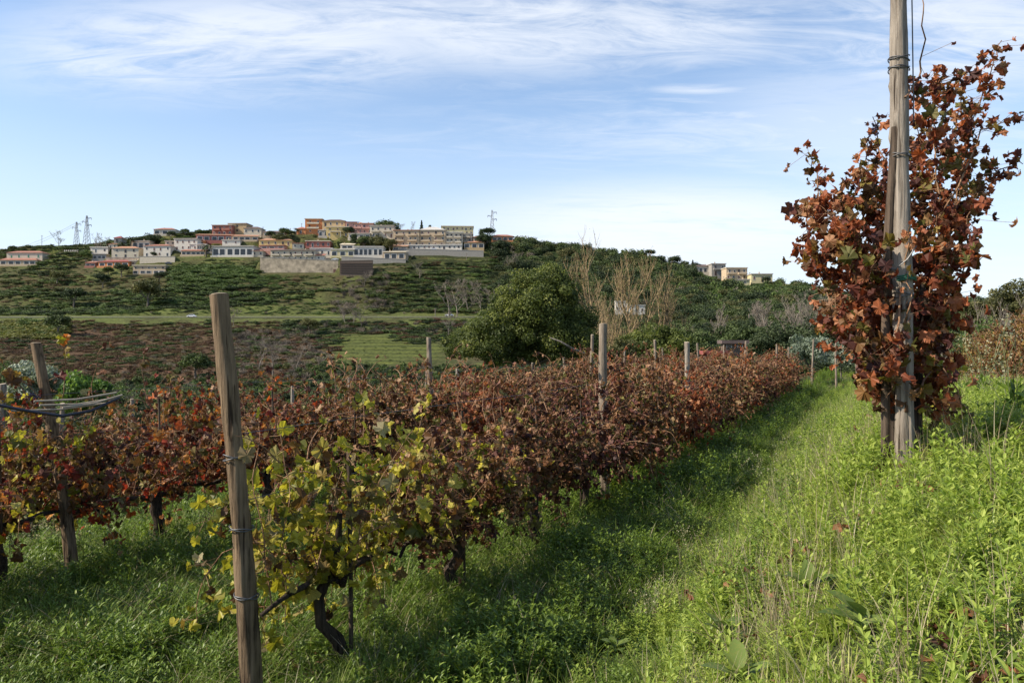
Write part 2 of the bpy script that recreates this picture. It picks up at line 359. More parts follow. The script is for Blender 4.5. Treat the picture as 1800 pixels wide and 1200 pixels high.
# houses: label, px0, px1, eave py, base py, storeys, wall, roof kind, roof colour, depth m, window columns, extras
W = {k: plain('wall_'+k, c, .85, .16, 1.2) for k, c in dict(
    cream=(.52,.45,.34), beige=(.50,.43,.32), white=(.56,.51,.43), orange=(.52,.20,.075), yellow=(.52,.39,.16), ochre=(.42,.30,.16),
    pink=(.46,.25,.20), red=(.30,.105,.08), tan=(.47,.36,.235), grey=(.29,.265,.225), brick=(.30,.12,.085), paleyellow=(.52,.45,.25), brown=(.12,.085,.062)).items()}
RM = {k: plain('roof_'+k, c, .85, .25, 2.0) for k, c in dict(tile=(.30,.13,.085), terracotta=(.40,.21,.125), slab=(.42,.38,.33), white=(.58,.55,.50), brown=(.12,.085,.075), darkred=(.24,.06,.05), cream=(.60,.52,.38)).items()}
M['pane'] = plain('dark_pane', (.02,.024,.03), .15, .3)
M['shutter'] = plain('brown_shutter', (.12,.05,.035), .6, .2)
M['shutter_green'] = plain('green_shutter', (.03,.16,.08), .6, .2)
M['frame_white'] = plain('white_frame', (.6,.58,.54), .6, .1)
HOUSES = [
 ('cream two storey villa with green shutters at the far left of the hill', 11, 74, 444, 457, 1, 'cream', 'hip', 'tile', 10, 4, 'green'),
 ('low veranda block with red eaves in front of the green shuttered villa', 0, 64, 457, 466, 1, 'tan', 'hip', 'tile', 5, 5, 'openings'),
 ('small grey tower house with dark red roof behind the palms', 200, 213, 418, 434, 2, 'grey', 'hip', 'darkred', 8, 1, ''),
 ('long low white shed right of the skyline pylons', 158, 190, 435, 444, 1, 'white', 'flat', 'white', 6, 2, ''),
 ('grey brown shed on posts with a wide balcony above the red roofed bungalow', 163, 186, 447, 456, 1, 'grey', 'flat', 'slab', 5, 3, 'openings'),
 ('beige two storey farmhouse with arched dark window and low tiled roof', 196, 243, 436, 453, 2, 'cream', 'hip', 'terracotta', 10, 3, ''),
 ('long orange bungalow under a dark red roof', 171, 228, 460, 469, 1, 'orange', 'hip', 'darkred', 9, 4, 'openings'),
 ('low pinkish terrace house with columns at the foot of the beige wall', 233, 291, 467, 481, 2, 'tan', 'flat', 'cream', 9, 5, 'openings'),
 ('cream flat roofed house with covered terrace above the red roofed villa', 231, 262, 424, 437, 1, 'cream', 'flat', 'slab', 9, 3, 'openings'),
 ('white villa with two red tiled roofs above the beige retaining wall', 251, 300, 432, 451, 2, 'white', 'hip', 'tile', 12, 4, ''),
 ('cream house with open carport roof on the skyline', 270, 308, 403, 413, 1, 'cream', 'hip', 'tile', 10, 3, 'openings'),
 ('white house with red brown shutters and flat roof', 305, 347, 420, 440, 2, 'white', 'flat', 'slab', 10, 4, 'shutter'),
 ('white curved veranda with a row of windows', 333, 362, 430, 439, 1, 'white', 'flat', 'white', 6, 7, ''),
 ('brick red house with yellow balcony on the left skyline', 372, 408, 396, 413, 2, 'brick', 'flat', 'slab', 11, 4, 'balcony'),
 ('plain ochre block with one small window behind the brick red house', 400, 433, 393, 409, 2, 'ochre', 'flat', 'slab', 11, 1, ''),
 ('pale yellow cottage with dark roof on the skyline', 428, 459, 401, 411, 1, 'cream', 'hip', 'brown', 9, 3, ''),
 ('low red terrace building under the brick red house', 345, 407, 413, 424, 1, 'red', 'shed', 'terracotta', 8, 5, 'openings'),
 ('white garage with a blue window above the long villa', 390, 422, 422, 430, 1, 'white', 'flat', 'slab', 6, 2, ''),
 ('long flat roofed villa with a dark glass front and white parapet', 372, 446, 433, 450, 1, 'white', 'flat', 'slab', 11, 6, 'glass'),
 ('yellow bungalow with long red tiled roof and white chimney', 455, 513, 422, 432, 1, 'yellow', 'hip', 'terracotta', 9, 5, 'chimney'),
 ('low pink roofed annex below the yellow bungalow', 455, 500, 432, 438, 1, 'pink', 'flat', 'tile', 6, 3, 'openings'),
 ('tall orange house with two pale balcony slabs on the skyline', 536, 566, 385, 410, 3, 'orange', 'flat', 'cream', 11, 2, 'slabs'),
 ('tan and yellow house with dark roof behind the bright yellow one', 566, 606, 388, 409, 2, 'ochre', 'hip', 'brown', 10, 4, ''),
 ('bright yellow two storey house with white porch', 573, 613, 399, 415, 2, 'yellow', 'flat', 'cream', 8, 3, 'porch'),
 ('pink house with sloping roof on the skyline right of the yellow houses', 607, 627, 390, 409, 2, 'pink', 'shed', 'tile', 10, 2, ''),
 ('narrow pink house with red balconies left of the cream house', 622, 639, 393, 410, 2, 'pink', 'hip', 'terracotta', 10, 2, 'balcony'),
 ('salmon and cream house with deep loggias on the skyline', 634, 656, 393, 411, 2, 'pink', 'flat', 'terracotta', 10, 2, 'balcony'),
 ('cream two storey house with brown eaves left of the long apartment block', 650, 692, 397, 418, 2, 'cream', 'flat', 'slab', 11, 4, 'balcony'),
 ('low red house with pale flat roof above the retaining wall', 537, 580, 424, 435, 1, 'red', 'flat', 'cream', 8, 5, ''),
 ('beige two storey house with dark brown roof behind the long retaining wall', 475, 554, 440, 458, 2, 'beige', 'shed', 'brown', 9, 8, 'balcony'),
 ('pinkish white low building with long white parapet', 545, 584, 437, 449, 1, 'white', 'flat', 'white', 7, 3, ''),
 ('white carport building with flat roof left of the white villa', 582, 622, 439, 451, 1, 'paleyellow', 'flat', 'white', 7, 3, 'openings'),
 ('white single storey villa with flat roof and railing', 621, 673, 434, 450, 1, 'white', 'flat', 'white', 10, 6, 'openings'),
 ('beige villa with an open carport and peach roof', 673, 713, 443, 456, 1, 'tan', 'shed', 'cream', 9, 3, 'openings'),
 ('long beige apartment block with recessed balconies, left wing', 691, 737, 405, 433, 3, 'tan', 'flat', 'terracotta', 12, 4, 'balcony'),
 ('middle wing of the long beige apartment block under a white roof', 737, 783, 404, 434, 3, 'tan', 'gable', 'white', 13, 4, 'balcony'),
 ('right wing of the long beige apartment block with white roof edge', 783, 813, 409, 435, 3, 'cream', 'flat', 'white', 13, 4, 'balcony'),
 ('row of white ground floor garages in front of the apartment block', 705, 812, 431, 438, 1, 'white', 'flat', 'white', 4, 12, ''),
 ('low ochre house with orange tiled roof right of the apartment block', 816, 851, 426, 437, 1, 'ochre', 'hip', 'terracotta', 9, 3, 'openings'),
 ('yellow flat roofed building on the skyline behind the apartment block', 776, 832, 398, 412, 2, 'paleyellow', 'flat', 'cream', 12, 7, ''),
 ('orange red house half sunk behind trees near the right pylon', 864, 902, 415, 424, 1, 'orange', 'hip', 'tile', 9, 4, 'openings'),
 ('cream house with long brown roof at the left of the right hand hamlet', 1221, 1251, 468, 480, 1, 'cream', 'hip', 'brown', 9, 4, 'openings'),
 ('grey two storey block beside the brown roofed cream house', 1251, 1276, 464, 484, 2, 'grey', 'flat', 'slab', 10, 2, 'balcony'),
 ('tan two storey house with a cream balcony front in the right hand hamlet', 1277, 1314, 471, 492, 2, 'tan', 'flat', 'cream', 10, 4, 'balcony'),
 ('pale yellow flat roofed house at the right end of the hamlet', 1321, 1358, 482, 496, 1, 'paleyellow', 'flat', 'slab', 9, 3, ''),
 ('low brick coloured shed left of the orange bungalow', 150, 168, 462, 469, 1, 'brick', 'shed', 'tile', 6, 2, 'openings'),
 ('flat tan store right of the orange bungalow', 226, 240, 459, 466, 1, 'tan', 'flat', 'slab', 6, 1, ''),
 ('pale cottage peeking out behind the beige farmhouse', 190, 206, 429, 436, 1, 'cream', 'hip', 'tile', 6, 2, ''),
 ('cream block between the two white villas', 290, 308, 424, 437, 2, 'beige', 'flat', 'slab', 8, 2, 'openings'),
 ('low terrace house with tiled roof under the curved veranda', 318, 360, 441, 449, 1, 'tan', 'shed', 'tile', 6, 5, 'openings'),
 ('grey garage left of the long villa', 358, 373, 436, 444, 1, 'grey', 'flat', 'slab', 6, 1, 'openings'),
 ('small tiled house above the curved veranda', 338, 360, 423, 431, 1, 'orange', 'hip', 'tile', 7, 2, ''),
 ('pinkish shed roof above the white garage', 408, 452, 415, 423, 1, 'tan', 'shed', 'terracotta', 6, 4, 'openings'),
 ('low stone house right of the long villa', 442, 462, 441, 450, 1, 'beige', 'hip', 'tile', 7, 2, ''),
 ('half hidden brown roofed barn above the yellow bungalow', 462, 500, 408, 416, 1, 'tan', 'hip', 'brown', 8, 3, 'openings'),
 ('small cream house between the yellow bungalow and the red house', 514, 534, 428, 436, 1, 'cream', 'flat', 'tile', 7, 2, ''),
 ('tiny peach chapel like house at the foot of the orange house', 520, 537, 402, 411, 1, 'orange', 'hip', 'tile', 6, 1, ''),
 ('grey base storey beside the orange house', 560, 576, 405, 416, 1, 'grey', 'flat', 'slab', 7, 2, 'openings'),
 ('low wall like annex under the pink houses', 612, 650, 411, 419, 1, 'beige', 'flat', 'slab', 6, 4, 'openings'),
 ('cream porch building left of the white villa', 598, 622, 430, 438, 1, 'cream', 'shed', 'cream', 6, 2, 'openings'),
 ('white outbuilding with tiled roof at the right of the brown roofed house', 552, 570, 449, 457, 1, 'white', 'shed', 'tile', 5, 1, ''),
 ('peach roofed garage below the apartment block', 690, 716, 433, 441, 1, 'tan', 'shed', 'terracotta', 6, 2, 'openings'),
 ('small cream house right of the apartment block behind trees', 812, 830, 411, 424, 2, 'cream', 'flat', 'slab', 8, 2, 'balcony'),
 ('low grey house between cypress and pylon', 832, 848, 417, 426, 1, 'grey', 'hip', 'tile', 7, 2, ''),
 ('small yellow outbuilding below the tan house', 1291, 1318, 492, 500, 1, 'paleyellow', 'flat', 'slab', 5, 2, ''),
]
HD = []
for h in HOUSES:
    pm = (h[1]+h[2])/2; d = solve(pm, max(h[4], float(ridge(pm))+.5)); HD.append(d)
    PADS.append(((pm-900)/F*d, d+1.0, (h[2]-h[1])/F*d/2+.5, h[9]+2, H+(HOR-h[4])/F*d-.6))
# retaining walls: label, px0, top0, bottom0, px1, top1, bottom1, material
WALLS = [
 ('long stained concrete retaining wall under the brown roofed house', 457, 452, 470, 594, 458, 480, 'beige'),
 ('dark brown retaining wall with ledges right of the pale one', 597, 459, 482, 655, 458, 484, 'brown'),
 ('beige retaining wall below the white villa with red roofs', 245, 451, 464, 307, 451, 464, 'cream'),
 ('low grey beige wall under the beige farmhouse', 185, 453, 459, 244, 453, 463, 'beige'),
 ('grey wall along the lane under the apartment block', 702, 437, 443, 850, 441, 448, 'grey'),
 ('low wall under the white villa', 600, 451, 456, 713, 456, 461, 'grey'),
]
WD = []
for w_ in WALLS:
    pm = (w_[1]+w_[4])/2; d = solve(pm, max(w_[3], w_[6])); WD.append(d)
    PADS.append(((pm-900)/F*d, d+1.6, (w_[4]-w_[1])/F*d/2+1, 12, H+(HOR-max(w_[2], w_[5]))/F*d-.3, H+(HOR-max(w_[3], w_[6]))/F*d-.2))

for q in ((1093, 552), (1119, 552), (1700, 541)):
    d = solve(*q); PADS.append(((q[0]-900)/F*d, d+1, 5, 9, H+(HOR-q[1])/F*d-.3))
def grid_axis(segs):
    a = []
    for (x0, x1, n) in segs: a.append(np.linspace(x0, x1, n, endpoint=False))
    a.append([segs[-1][1]]); return np.concatenate(a)
gx = grid_axis([(-2500, -460, 12), (-460, -150, 110), (-150, -18, 70), (-18, 18, 120), (18, 150, 66), (150, 460, 100), (460, 2500, 12)])
gy = grid_axis([(-30, -3, 20), (-3, 14, 70), (14, 60, 110), (60, 240, 60), (240, 560, 230), (560, 900, 30), (900, 4500, 12)])
GX, GY = np.meshgrid(gx, gy); GZ = height(GX, GY)
nx, ny = len(gx), len(gy)
vv = np.stack([GX, GY, GZ], -1).reshape(-1, 3)
ii = np.arange(ny-1)[:, None]*nx + np.arange(nx-1)[None, :]
ff = np.stack([ii, ii+1, ii+nx+1, ii+nx], -1).reshape(-1, 4)
def land_cover(x, y, z):
    """soil and ground-cover colour of the land, by place"""
    yy = np.maximum(y, 20); px = 900+F*x/yy; s = yy*sscale(np.clip(px, -900, 2700)); py = HOR-(z-H)/yy*F
    n = fbm(x/22, y/22, 5); n2 = fbm(x/6, y/6, 6)
    grass = np.array([.090,.108,.030]); dgreen = np.array([.028,.042,.014]); brown = np.array([.078,.048,.028]); tan_ = np.array([.12,.09,.05]); lime = np.array([.088,.100,.024])
    c = np.zeros((len(x), 3)) + np.array([.060,.062,.024])
    def mix(c, col, w): w = np.clip(w, 0, 1)[:, None]; return c*(1-w)+col*w
    hillm = smooth(y, 80, 140)
    c = mix(c, grass, hillm*smooth(n, .46, .66)*.8)
    c = mix(c, brown, hillm*smooth(n2, .5, .7)*.5)
    c = mix(c, brown, (1-smooth(px, 540, 600))*(1-smooth(s, 345, 362))*smooth(y, 120, 170)*(.45+.9*smooth(n, .38, .55)))
    c = mix(c, grass, (1-smooth(px, 820, 900))*smooth(s, 350, 358)*(1-smooth(s, 396, 404))*smooth(n2, .3, .6)*.8)
    pxw = px-(s-300)*.9*np.where(px < 665, 1, -1.0)+(fbm(x/12, y/12, 77)-.5)*70
    c = mix(c, lime, smooth(pxw, 560, 580)*(1-smooth(pxw, 765, 790))*smooth(s+(n2-.5)*14, 262, 275)*(1-smooth(s+(n2-.5)*14, 333, 342))*(.35+.65*smooth(n2, .35, .6)))
    c = mix(c, tan_, smooth(px, 560, 660)*(1-smooth(px, 700, 760))*smooth(s, 445, 455)*(1-smooth(s, 470, 485))*.6)
    c = mix(c, dgreen, smooth(px, 860, 930)*hillm)
    c = mix(c, np.array([.045,.055,.02]), 1-smooth(y, 40, 80))
    zz = z
    wob = (fbm(x/45, y/45, 21)-.5)*5
    q = (zz+wob*.15)/1.25; fr = q-np.floor(q); inb = smooth(pxw, 560, 575)*(1-smooth(pxw, 770, 795))*smooth(s, 262, 270)*(1-smooth(s, 335, 342))
    c = mix(c, np.array([.040,.050,.018]), inb*smooth(fr, .12, .3)*(1-smooth(fr, .6, .85))*.85)
    q = (zz+wob)/3.4; fr = q-np.floor(q); inb = smooth(px, 600, 680)*(1-smooth(px, 880, 930))*smooth(s, 383, 392)*(1-smooth(s, 505, 520))
    c = mix(c, np.array([.030,.036,.014]), inb*smooth(fr, .1, .25)*(1-smooth(fr, .75, .9)))
    return c*(.75+.5*fbm(x/2.3, y/2.3, 8))[:, None]
cols = land_cover(vv[:, 0], vv[:, 1], vv[:, 2])
mb = MB(); mb.add(vv, ff)
m, nt, b = mat('ground_cover'); L = nt.links
at = nt.nodes.new('ShaderNodeAttribute'); at.attribute_name = 'cover'
tn = nt.nodes.new('ShaderNodeTexNoise'); tn.inputs['Scale'].default_value = .9; tn.inputs['Detail'].default_value = 9; tn.inputs['Roughness'].default_value = .7
tcn = nt.nodes.new('ShaderNodeTexCoord'); L.new(tcn.outputs['Object'], tn.inputs['Vector'])
rr = ramp_node(nt, [(.33, (.55,.55,.55)), (.68, (1.5,1.5,1.45))]); L.new(tn.outputs[0], rr.inputs[0])
mx = nt.nodes.new('ShaderNodeMix'); mx.data_type = 'RGBA'; mx.blend_type = 'MULTIPLY'; mx.inputs['Factor'].default_value = 1
L.new(at.outputs['Color'], mx.inputs['A']); L.new(rr.outputs[0], mx.inputs['B']); L.new(mx.outputs['Result'], b.inputs['Base Color'])
b.inputs['Roughness'].default_value = .95; b.inputs['Specular IOR Level'].default_value = .1
bp = nt.nodes.new('ShaderNodeBump'); bp.inputs['Strength'].default_value = .8; bp.inputs['Distance'].default_value = .5
L.new(tn.outputs[0], bp.inputs['Height']); L.new(bp.outputs[0], b.inputs['Normal'])
me = mb.mesh('ground', m, True)
ca = me.color_attributes.new('cover', 'FLOAT_COLOR', 'POINT'); ca.data.foreach_set('color', np.c_[cols, np.ones(len(cols))].astype(np.float32).ravel())
ground = link('ground', me); tag(ground, 'grassy vineyard floor, bank and terraced hillside', kind='structure')

# ------------------------------------------------------------------ leaf and plant templates
def rot_mats(n, r_, tip=None, spread=1.0, facing=None, fs=0.0):
    """n rotation matrices; local Y (leaf tip) leans to `tip`, local Z is the leaf normal"""
    y = r_.normal(size=(n, 3))*spread
    if tip is not None: y = y + np.asarray(tip)
    y /= np.linalg.norm(y, axis=1)[:, None]
    z = r_.normal(size=(n, 3))
    if facing is not None: z = z*(1-fs) + np.asarray(facing)*fs*2
    z -= (z*y).sum(1)[:, None]*y; z /= np.linalg.norm(z, axis=1)[:, None]+1e-9
    x = np.cross(y, z)
    return np.stack([x, y, z], -1)
def scatter(mb, tv, tf, pos, R, scl, val, mat=0):
    n = len(pos)
    if n == 0: return
    scl = np.asarray(scl, float).reshape(n, -1)
    v = np.einsum('nij,nkj->nki', R, tv[None]*scl[:, None, :]) + np.asarray(pos)[:, None, :]
    f = tf[None] + (np.arange(n)*len(tv))[:, None, None]
    mb.add(v.reshape(-1, 3), f.reshape(-1, tf.shape[1]), np.repeat(val, len(tf)), mat)
HALF = [(1.0, 0), (.80, 11), (.84, 19), (.62, 30), (.86, 44), (.76, 55), (.80, 64), (.62, 77), (.74, 95), (.64, 114), (.62, 138), (.22, 162)]
HALF_LO = [(1.0, 0), (.58, 30), (.86, 49), (.58, 78), (.72, 104), (.52, 142)]
def vine_leaf(seed, half=HALF, curl=0.0, crumple=0.0, fold=.25):
    r_ = np.random.default_rng(seed)
    pts = [(r*math.sin(math.radians(a)), r*math.cos(math.radians(a))) for r, a in half]
    pts += [(-x, y) for x, y in pts[1:][::-1]]
    pts = np.array(pts)*(1+(r_.random((len(pts), 1))-.5)*.14)
    v = np.zeros((len(pts)+1, 3)); v[0] = (0, .22, 0); v[1:, :2] = pts
    x, y = v[:, 0].copy(), v[:, 1].copy()
    v[:, 2] = -fold*np.abs(x)**1.2 - .22*(y-.2)**2 + .07*np.sin(5*x+seed) + .06*np.sin(6*y+2*seed)
    if curl:
        k = curl; v[:, 0] = np.sin(k*x)/k; v[:, 2] += (1-np.cos(k*x))/k
        k2 = curl*.5; yy = v[:, 1].copy(); v[:, 1] = np.sin(k2*yy)/k2; v[:, 2] += (1-np.cos(k2*yy))/k2*(1 if seed % 2 else -1)
    if crumple: v += r_.normal(size=v.shape)*crumple
    n = len(pts); f = np.array([(0, 1+(i+1) % n, 1+i) for i in range(n)])
    return v, f
FRESH = [vine_leaf(1, fold=.3, crumple=.05), vine_leaf(2, fold=.55, crumple=.05), vine_leaf(3, curl=1.1, crumple=.06), vine_leaf(4, fold=.2, crumple=.08), vine_leaf(24, curl=1.5, crumple=.07)]
DEAD = [vine_leaf(5, curl=2.6, crumple=.10), vine_leaf(6, curl=1.9, crumple=.12), vine_leaf(7, curl=3.2, crumple=.08), vine_leaf(8, curl=1.4, crumple=.13), vine_leaf(9, fold=.8, crumple=.12), vine_leaf(10, curl=2.2, fold=.6, crumple=.14)]
DEAD_LO = [vine_leaf(15, HALF_LO, 2.4, .12), vine_leaf(16, HALF_LO, 1.7, .14), vine_leaf(17, HALF_LO, 1.1, .12), vine_leaf(18, HALF_LO, 3.2, .10), vine_leaf(19, HALF_LO, 2.0, .16)]

def wander(p0, d0, length, seg, wob, grav, r_):
    pts = [np.array(p0, float)]; d = np.array(d0, float); d /= np.linalg.norm(d); n = max(2, int(length/seg))
    for i in range(n):
        d = d + r_.normal(size=3)*wob; d[2] -= grav*(i/n); d /= np.linalg.norm(d); pts.append(pts[-1] + d*seg)
    return np.array(pts)
def along(path, r_, n):
    k = r_.random(n)*(len(path)-1); i = np.minimum(k.astype(int), len(path)-2); f = (k-i)[:, None]
    return path[i]*(1-f) + path[i+1]*f
def vine_plan(seed, nc=16, top=1.62, low=.3, half=.85, base_h=.62, thick=.2, nl=900, lsize=(.045, .075), shoots=4):
    """canes and leaf positions of one trellised vine; local X runs along the row"""
    r_ = np.random.default_rng(seed); canes = []; wt = []
    for i in range(nc):
        x = r_.uniform(-half, half); z = base_h + r_.normal()*.06; y = r_.normal()*.04
        dirn = (r_.normal()*.35, r_.normal()*.36, 1.0)
        canes.append(wander((x, y, z), dirn, r_.uniform(.5, 1.0)*(top-base_h)*1.12, .085, .14, .12, r_)); wt.append(1)
    for i in range(int(nc*.6)):
        x = r_.uniform(-half, half); s = r_.choice([-1, 1])
        canes.append(wander((x, 0, base_h+r_.uniform(.0, .6)), (r_.normal()*.6, s*.9, .5), r_.uniform(.5, .9), .08, .14, .9, r_)); wt.append(1.1)
    for i in range(int(nc*.4)):
        canes.append(wander((r_.uniform(-half, half)*.9, 0, base_h+.12), (r_.normal()*.8, r_.normal()*.6, -.45), r_.uniform(.35, .65), .07, .14, .6, r_)); wt.append(1.4)
    for i in range(shoots):
        canes.append(wander((r_.uniform(-half, half), r_.normal()*.1, top-.4), (r_.normal()*.55, r_.normal()*.5, 1), r_.uniform(.4, .75), .08, .17, .35, r_)); wt.append(.22)
    L_ = np.array([len(c)*w for c, w in zip(canes, wt)], float); L_ /= L_.sum()
    pos = []; anc = []
    for c, w in zip(canes, L_):
        k = max(2, int(nl*w)); p = along(c, r_, k); anc.append(p); sd = .055 if w < .02*16/nc*.5 else 1; p = p + r_.normal(size=(k, 3))*np.array([.058, .070, .050])*(1 if sd == 1 else .6); pos.append(p)
    pos = np.concatenate(pos); kq = (pos[:, 2] > low*(.6+.8*r_.random(len(pos)))) & ((pos[:, 2] > .5) | (r_.random(len(pos)) < .55)); vine_plan.anc = np.concatenate(anc)[kq]; pos = pos[kq]
    n = len(pos)
    out = np.c_[pos[:, 0]*.2, np.sign(pos[:, 1])*.7, np.full(n, .25)]
    R = rot_mats(n, r_, (0, 0, -.9), .75, out, .3)
    scl = r_.uniform(lsize[0], lsize[1], n)*(.7+.6*r_.random(n))
    return canes, pos, R, scl, r_.random(n)
def trunk_mb(seed, h=.8, r0=.045, lean=.0, arms=True, half=.8):
    mb = MB(); r_ = np.random.default_rng(seed)
    k = 9; pts = [(lean*(1-i/(k-1)) + r_.normal()*.014, r_.normal()*.014, -.12+(h+.12)*i/(k-1)) for i in range(k)]
    tube(mb, pts, np.linspace(r0*1.25, r0*.8, k), 8, lump=.16, seed=seed)
    return mb
def cordon_mb(seed, h=.62, half=.85):
    mb = MB(); r_ = np.random.default_rng(seed+70)
    for s in (-1, 1):
        k = 8; pts = [(s*half*i/(k-1), r_.normal()*.02, h-.05+.07*math.sin(i/(k-1)*PI)+r_.normal()*.014) for i in range(k)]
        tube(mb, pts, np.linspace(.026, .012, k), 6, lump=.2, seed=seed)
    return mb
def fill(mb, tmpls, pos, R, scl, val, r_):
    k = r_.integers(0, len(tmpls), len(pos))
    for i, (tv, tf) in enumerate(tmpls):
        q = k == i; scatter(mb, tv, tf, pos[q], R[q], np.repeat(scl[q][:, None], 3, 1), val[q])

ORD = ['first','second','third','fourth','fifth','sixth','seventh','eighth','ninth','tenth','eleventh','twelfth','thirteenth','fourteenth','fifteenth','sixteenth','seventeenth','eighteenth','nineteenth','twentieth','twenty first','twenty second','twenty third','twenty fourth']

# ------------------------------------------------------------------ posts
def post_mesh(seed, h, r, sides=18, rings=26, lean=(0, 0), bend=.02, groove=None, taper=.85, tilt=.15):
    r_ = np.random.default_rng(seed); mb = MB(); z = np.linspace(-.25, h, rings); th = np.linspace(0, 2*PI, sides, endpoint=False)
    V = []
    ph = r_.random(4)*6
    knots = [(r_.random()*6.28, r_.uniform(.2, h), r_.uniform(.10, .26)*r_.choice([1, 1, -.6]), r_.uniform(.02, .05)) for _ in range(int(5*h))]
    for i, zz in enumerate(z):
        f = max(0, zz)/h; cx = lean[0]*f + bend*math.sin(f*3.1+ph[0]) - bend*math.sin(ph[0]); cy = lean[1]*f + bend*math.sin(f*2.3+ph[1]) - bend*math.sin(ph[1])
        rr = r*(1-(1-taper)*f)*(1+.05*math.sin(zz*5+ph[2])+.03*math.sin(zz*13+ph[3]))
        rad = rr*(1 + .035*np.sin(th*2+zz*2+ph[1]) + .02*np.sin(th*5+zz*4) + r_.normal(size=sides)*.012)
        for (kt, kz, ka, ks) in knots: rad = rad*(1 + ka*np.exp(-((np.angle(np.exp(1j*(th-kt))))/.45)**2 - ((zz-kz)/ks)**2))
        if groove:
            for (g, a, b_, dp) in groove:
                if a <= zz <= b_: rad[g % sides] -= dp
        zt = zz + (tilt*rr*np.cos(th+ph[0]) if i == rings-1 else 0)
        V.append(np.c_[cx+rad*np.cos(th), cy+rad*np.sin(th), np.broadcast_to(zt, (sides,))])
    top = V[-1].mean(0); V = np.concatenate(V)
    i = np.arange(rings-1)[:, None]*sides; j = np.arange(sides)[None, :]; k = (j+1) % sides
    mb.add(V, np.stack([i+j, i+k, i+sides+k, i+sides+j], -1).reshape(-1, 4))
    rim = V[-sides:]; inner = top + (rim-top)*.82 + np.array([0, 0, .004])
    mb.add(np.vstack([rim, inner, top+[0, 0, .004]]), [(a, (a+1) % sides, sides+(a+1) % sides, sides+a) for a in range(sides)], 0, 1)
    mb.add(np.vstack([inner, top+[0, 0, .002]]), [(a, (a+1) % sides, sides) for a in range(sides)], 0, 1)
    return mb
M['cut'] = plain('cut_wood', (.40,.32,.22), .85, .35, 30)
def ring_mb(cx, cy, z, r, wr=.0035, turns=2, seed=0):
    mb = MB(); r_ = np.random.default_rng(seed); n = 22*turns
    pts = [(cx+(r+.004)*math.cos(i/22*2*PI), cy+(r+.004)*math.sin(i/22*2*PI), z+.012*math.sin(i*.4+seed)+.010*(i//22)) for i in range(n)]
    tube(mb, pts, wr, 5); return mb
def put_post(name, x, y, seed, h, r, mt, label, group=None, lean=(0, 0), groove=None, ties=(), hi=False, taper=.85, tilt=.15, bend=.02, z=None, cat='post'):
    z = gz(x, y) if z is None else z
    m_ = post_mesh(seed, h, r, 30 if hi else 12, 90 if hi else 22, lean, bend, groove, taper, tilt)
    if ties:
        root = empty(name, (x, y, z)); m_.build('shaft', [mt, M['cut']], root, smooth=True)
        r_ = np.random.default_rng(seed); ph = r_.random(4)*6
        for k, zz in enumerate(ties):
            f = zz/h; cx = lean[0]*f + bend*math.sin(f*3.1+ph[0]) - bend*math.sin(ph[0]); cy = lean[1]*f + bend*math.sin(f*2.3+ph[1]) - bend*math.sin(ph[1])
            ring_mb(cx, cy, zz, r*(1-(1-taper)*f)*1.09, seed=k).build('wire_tie', M['wire'], root, smooth=True)
    else:
        root = m_.build(name, [mt, M['cut']], None, (x, y, z), smooth=True)
    return tag(root, label, cat, group)

# near post at the head of the front row
bx, by = (447-900)/F*4.17, 4.17
tx = (395-900)/F*4.17
put_post('trellis_post', bx, by, 3, 2.27, .056, M['post_warm'], 'thick brown end post with sawn top in the left foreground, leaning left', 'vineyard posts', lean=(tx-bx, .0), groove=[(20, .9, 1.9, .006), (24, .2, 1.1, .006)], ties=(1.42, 1.05, .70), hi=True, taper=.82)
# tall pale post on the bank
qx, qy = (1591-900)/F*4.9, 4.9
qz = gz(qx, qy)
put_post('tall_post', qx, qy, 8, 3.3, .057, M['post_grey'], 'tall pale cracked post on the grass bank, rising out of the top of the frame', None, lean=(-.005, 0), groove=[(22, -.1, 1.0, .010), (20, 2.45, 2.7, .008), (24, 2.6, 2.85, .008), (19, 2.8, 3.1, .008)], ties=(1.12, 1.98, 2.52, 2.58), hi=True, taper=.88, bend=.012)
root = empty('leaning_stake', (qx-.088, qy+.05, qz))
k = MB(); tube(k, [(-.01, 0, -.1), (-.012, .0, .8), (.0, -.02, 1.5), (.035, -.05, 2.16)], [.028, .028, .027, .027], 12, lump=.06, seed=4)
k.build('shaft', M['stake_dark'], root, smooth=True)
k = MB(); tube(k, [(-.04, -.06, 1.30), (.01, -.09, 1.28), (.07, -.12, 1.34), (.12, -.13, 1.42)], .004, 5); k.build('wire_tie', M['wire'], root)
tag(root, 'thin dark weathered stake wired to the left side of the tall post', 'stake')
k = MB(); tube(k, [P(1607, 215, 4.92), P(1606, 100, 4.9), P(1604, -60, 4.88)], .004, 5); tag(k.build('steel_wire', M['wire']), 'single wire running straight up beside the tall post', 'wire')
k = MB()
for i in range(3):
    tube(k, [(qx-.062+.062*math.cos(a)+.062, qy+.066*math.sin(a), qz+1.22+.012*i+.006*math.sin(3*a)) for a in np.linspace(0, 2*PI, 20)], .005, 5)
tag(k.build('green_tie', M['green_tie']), 'green string knotted round the tall post among the leaves', 'tie')

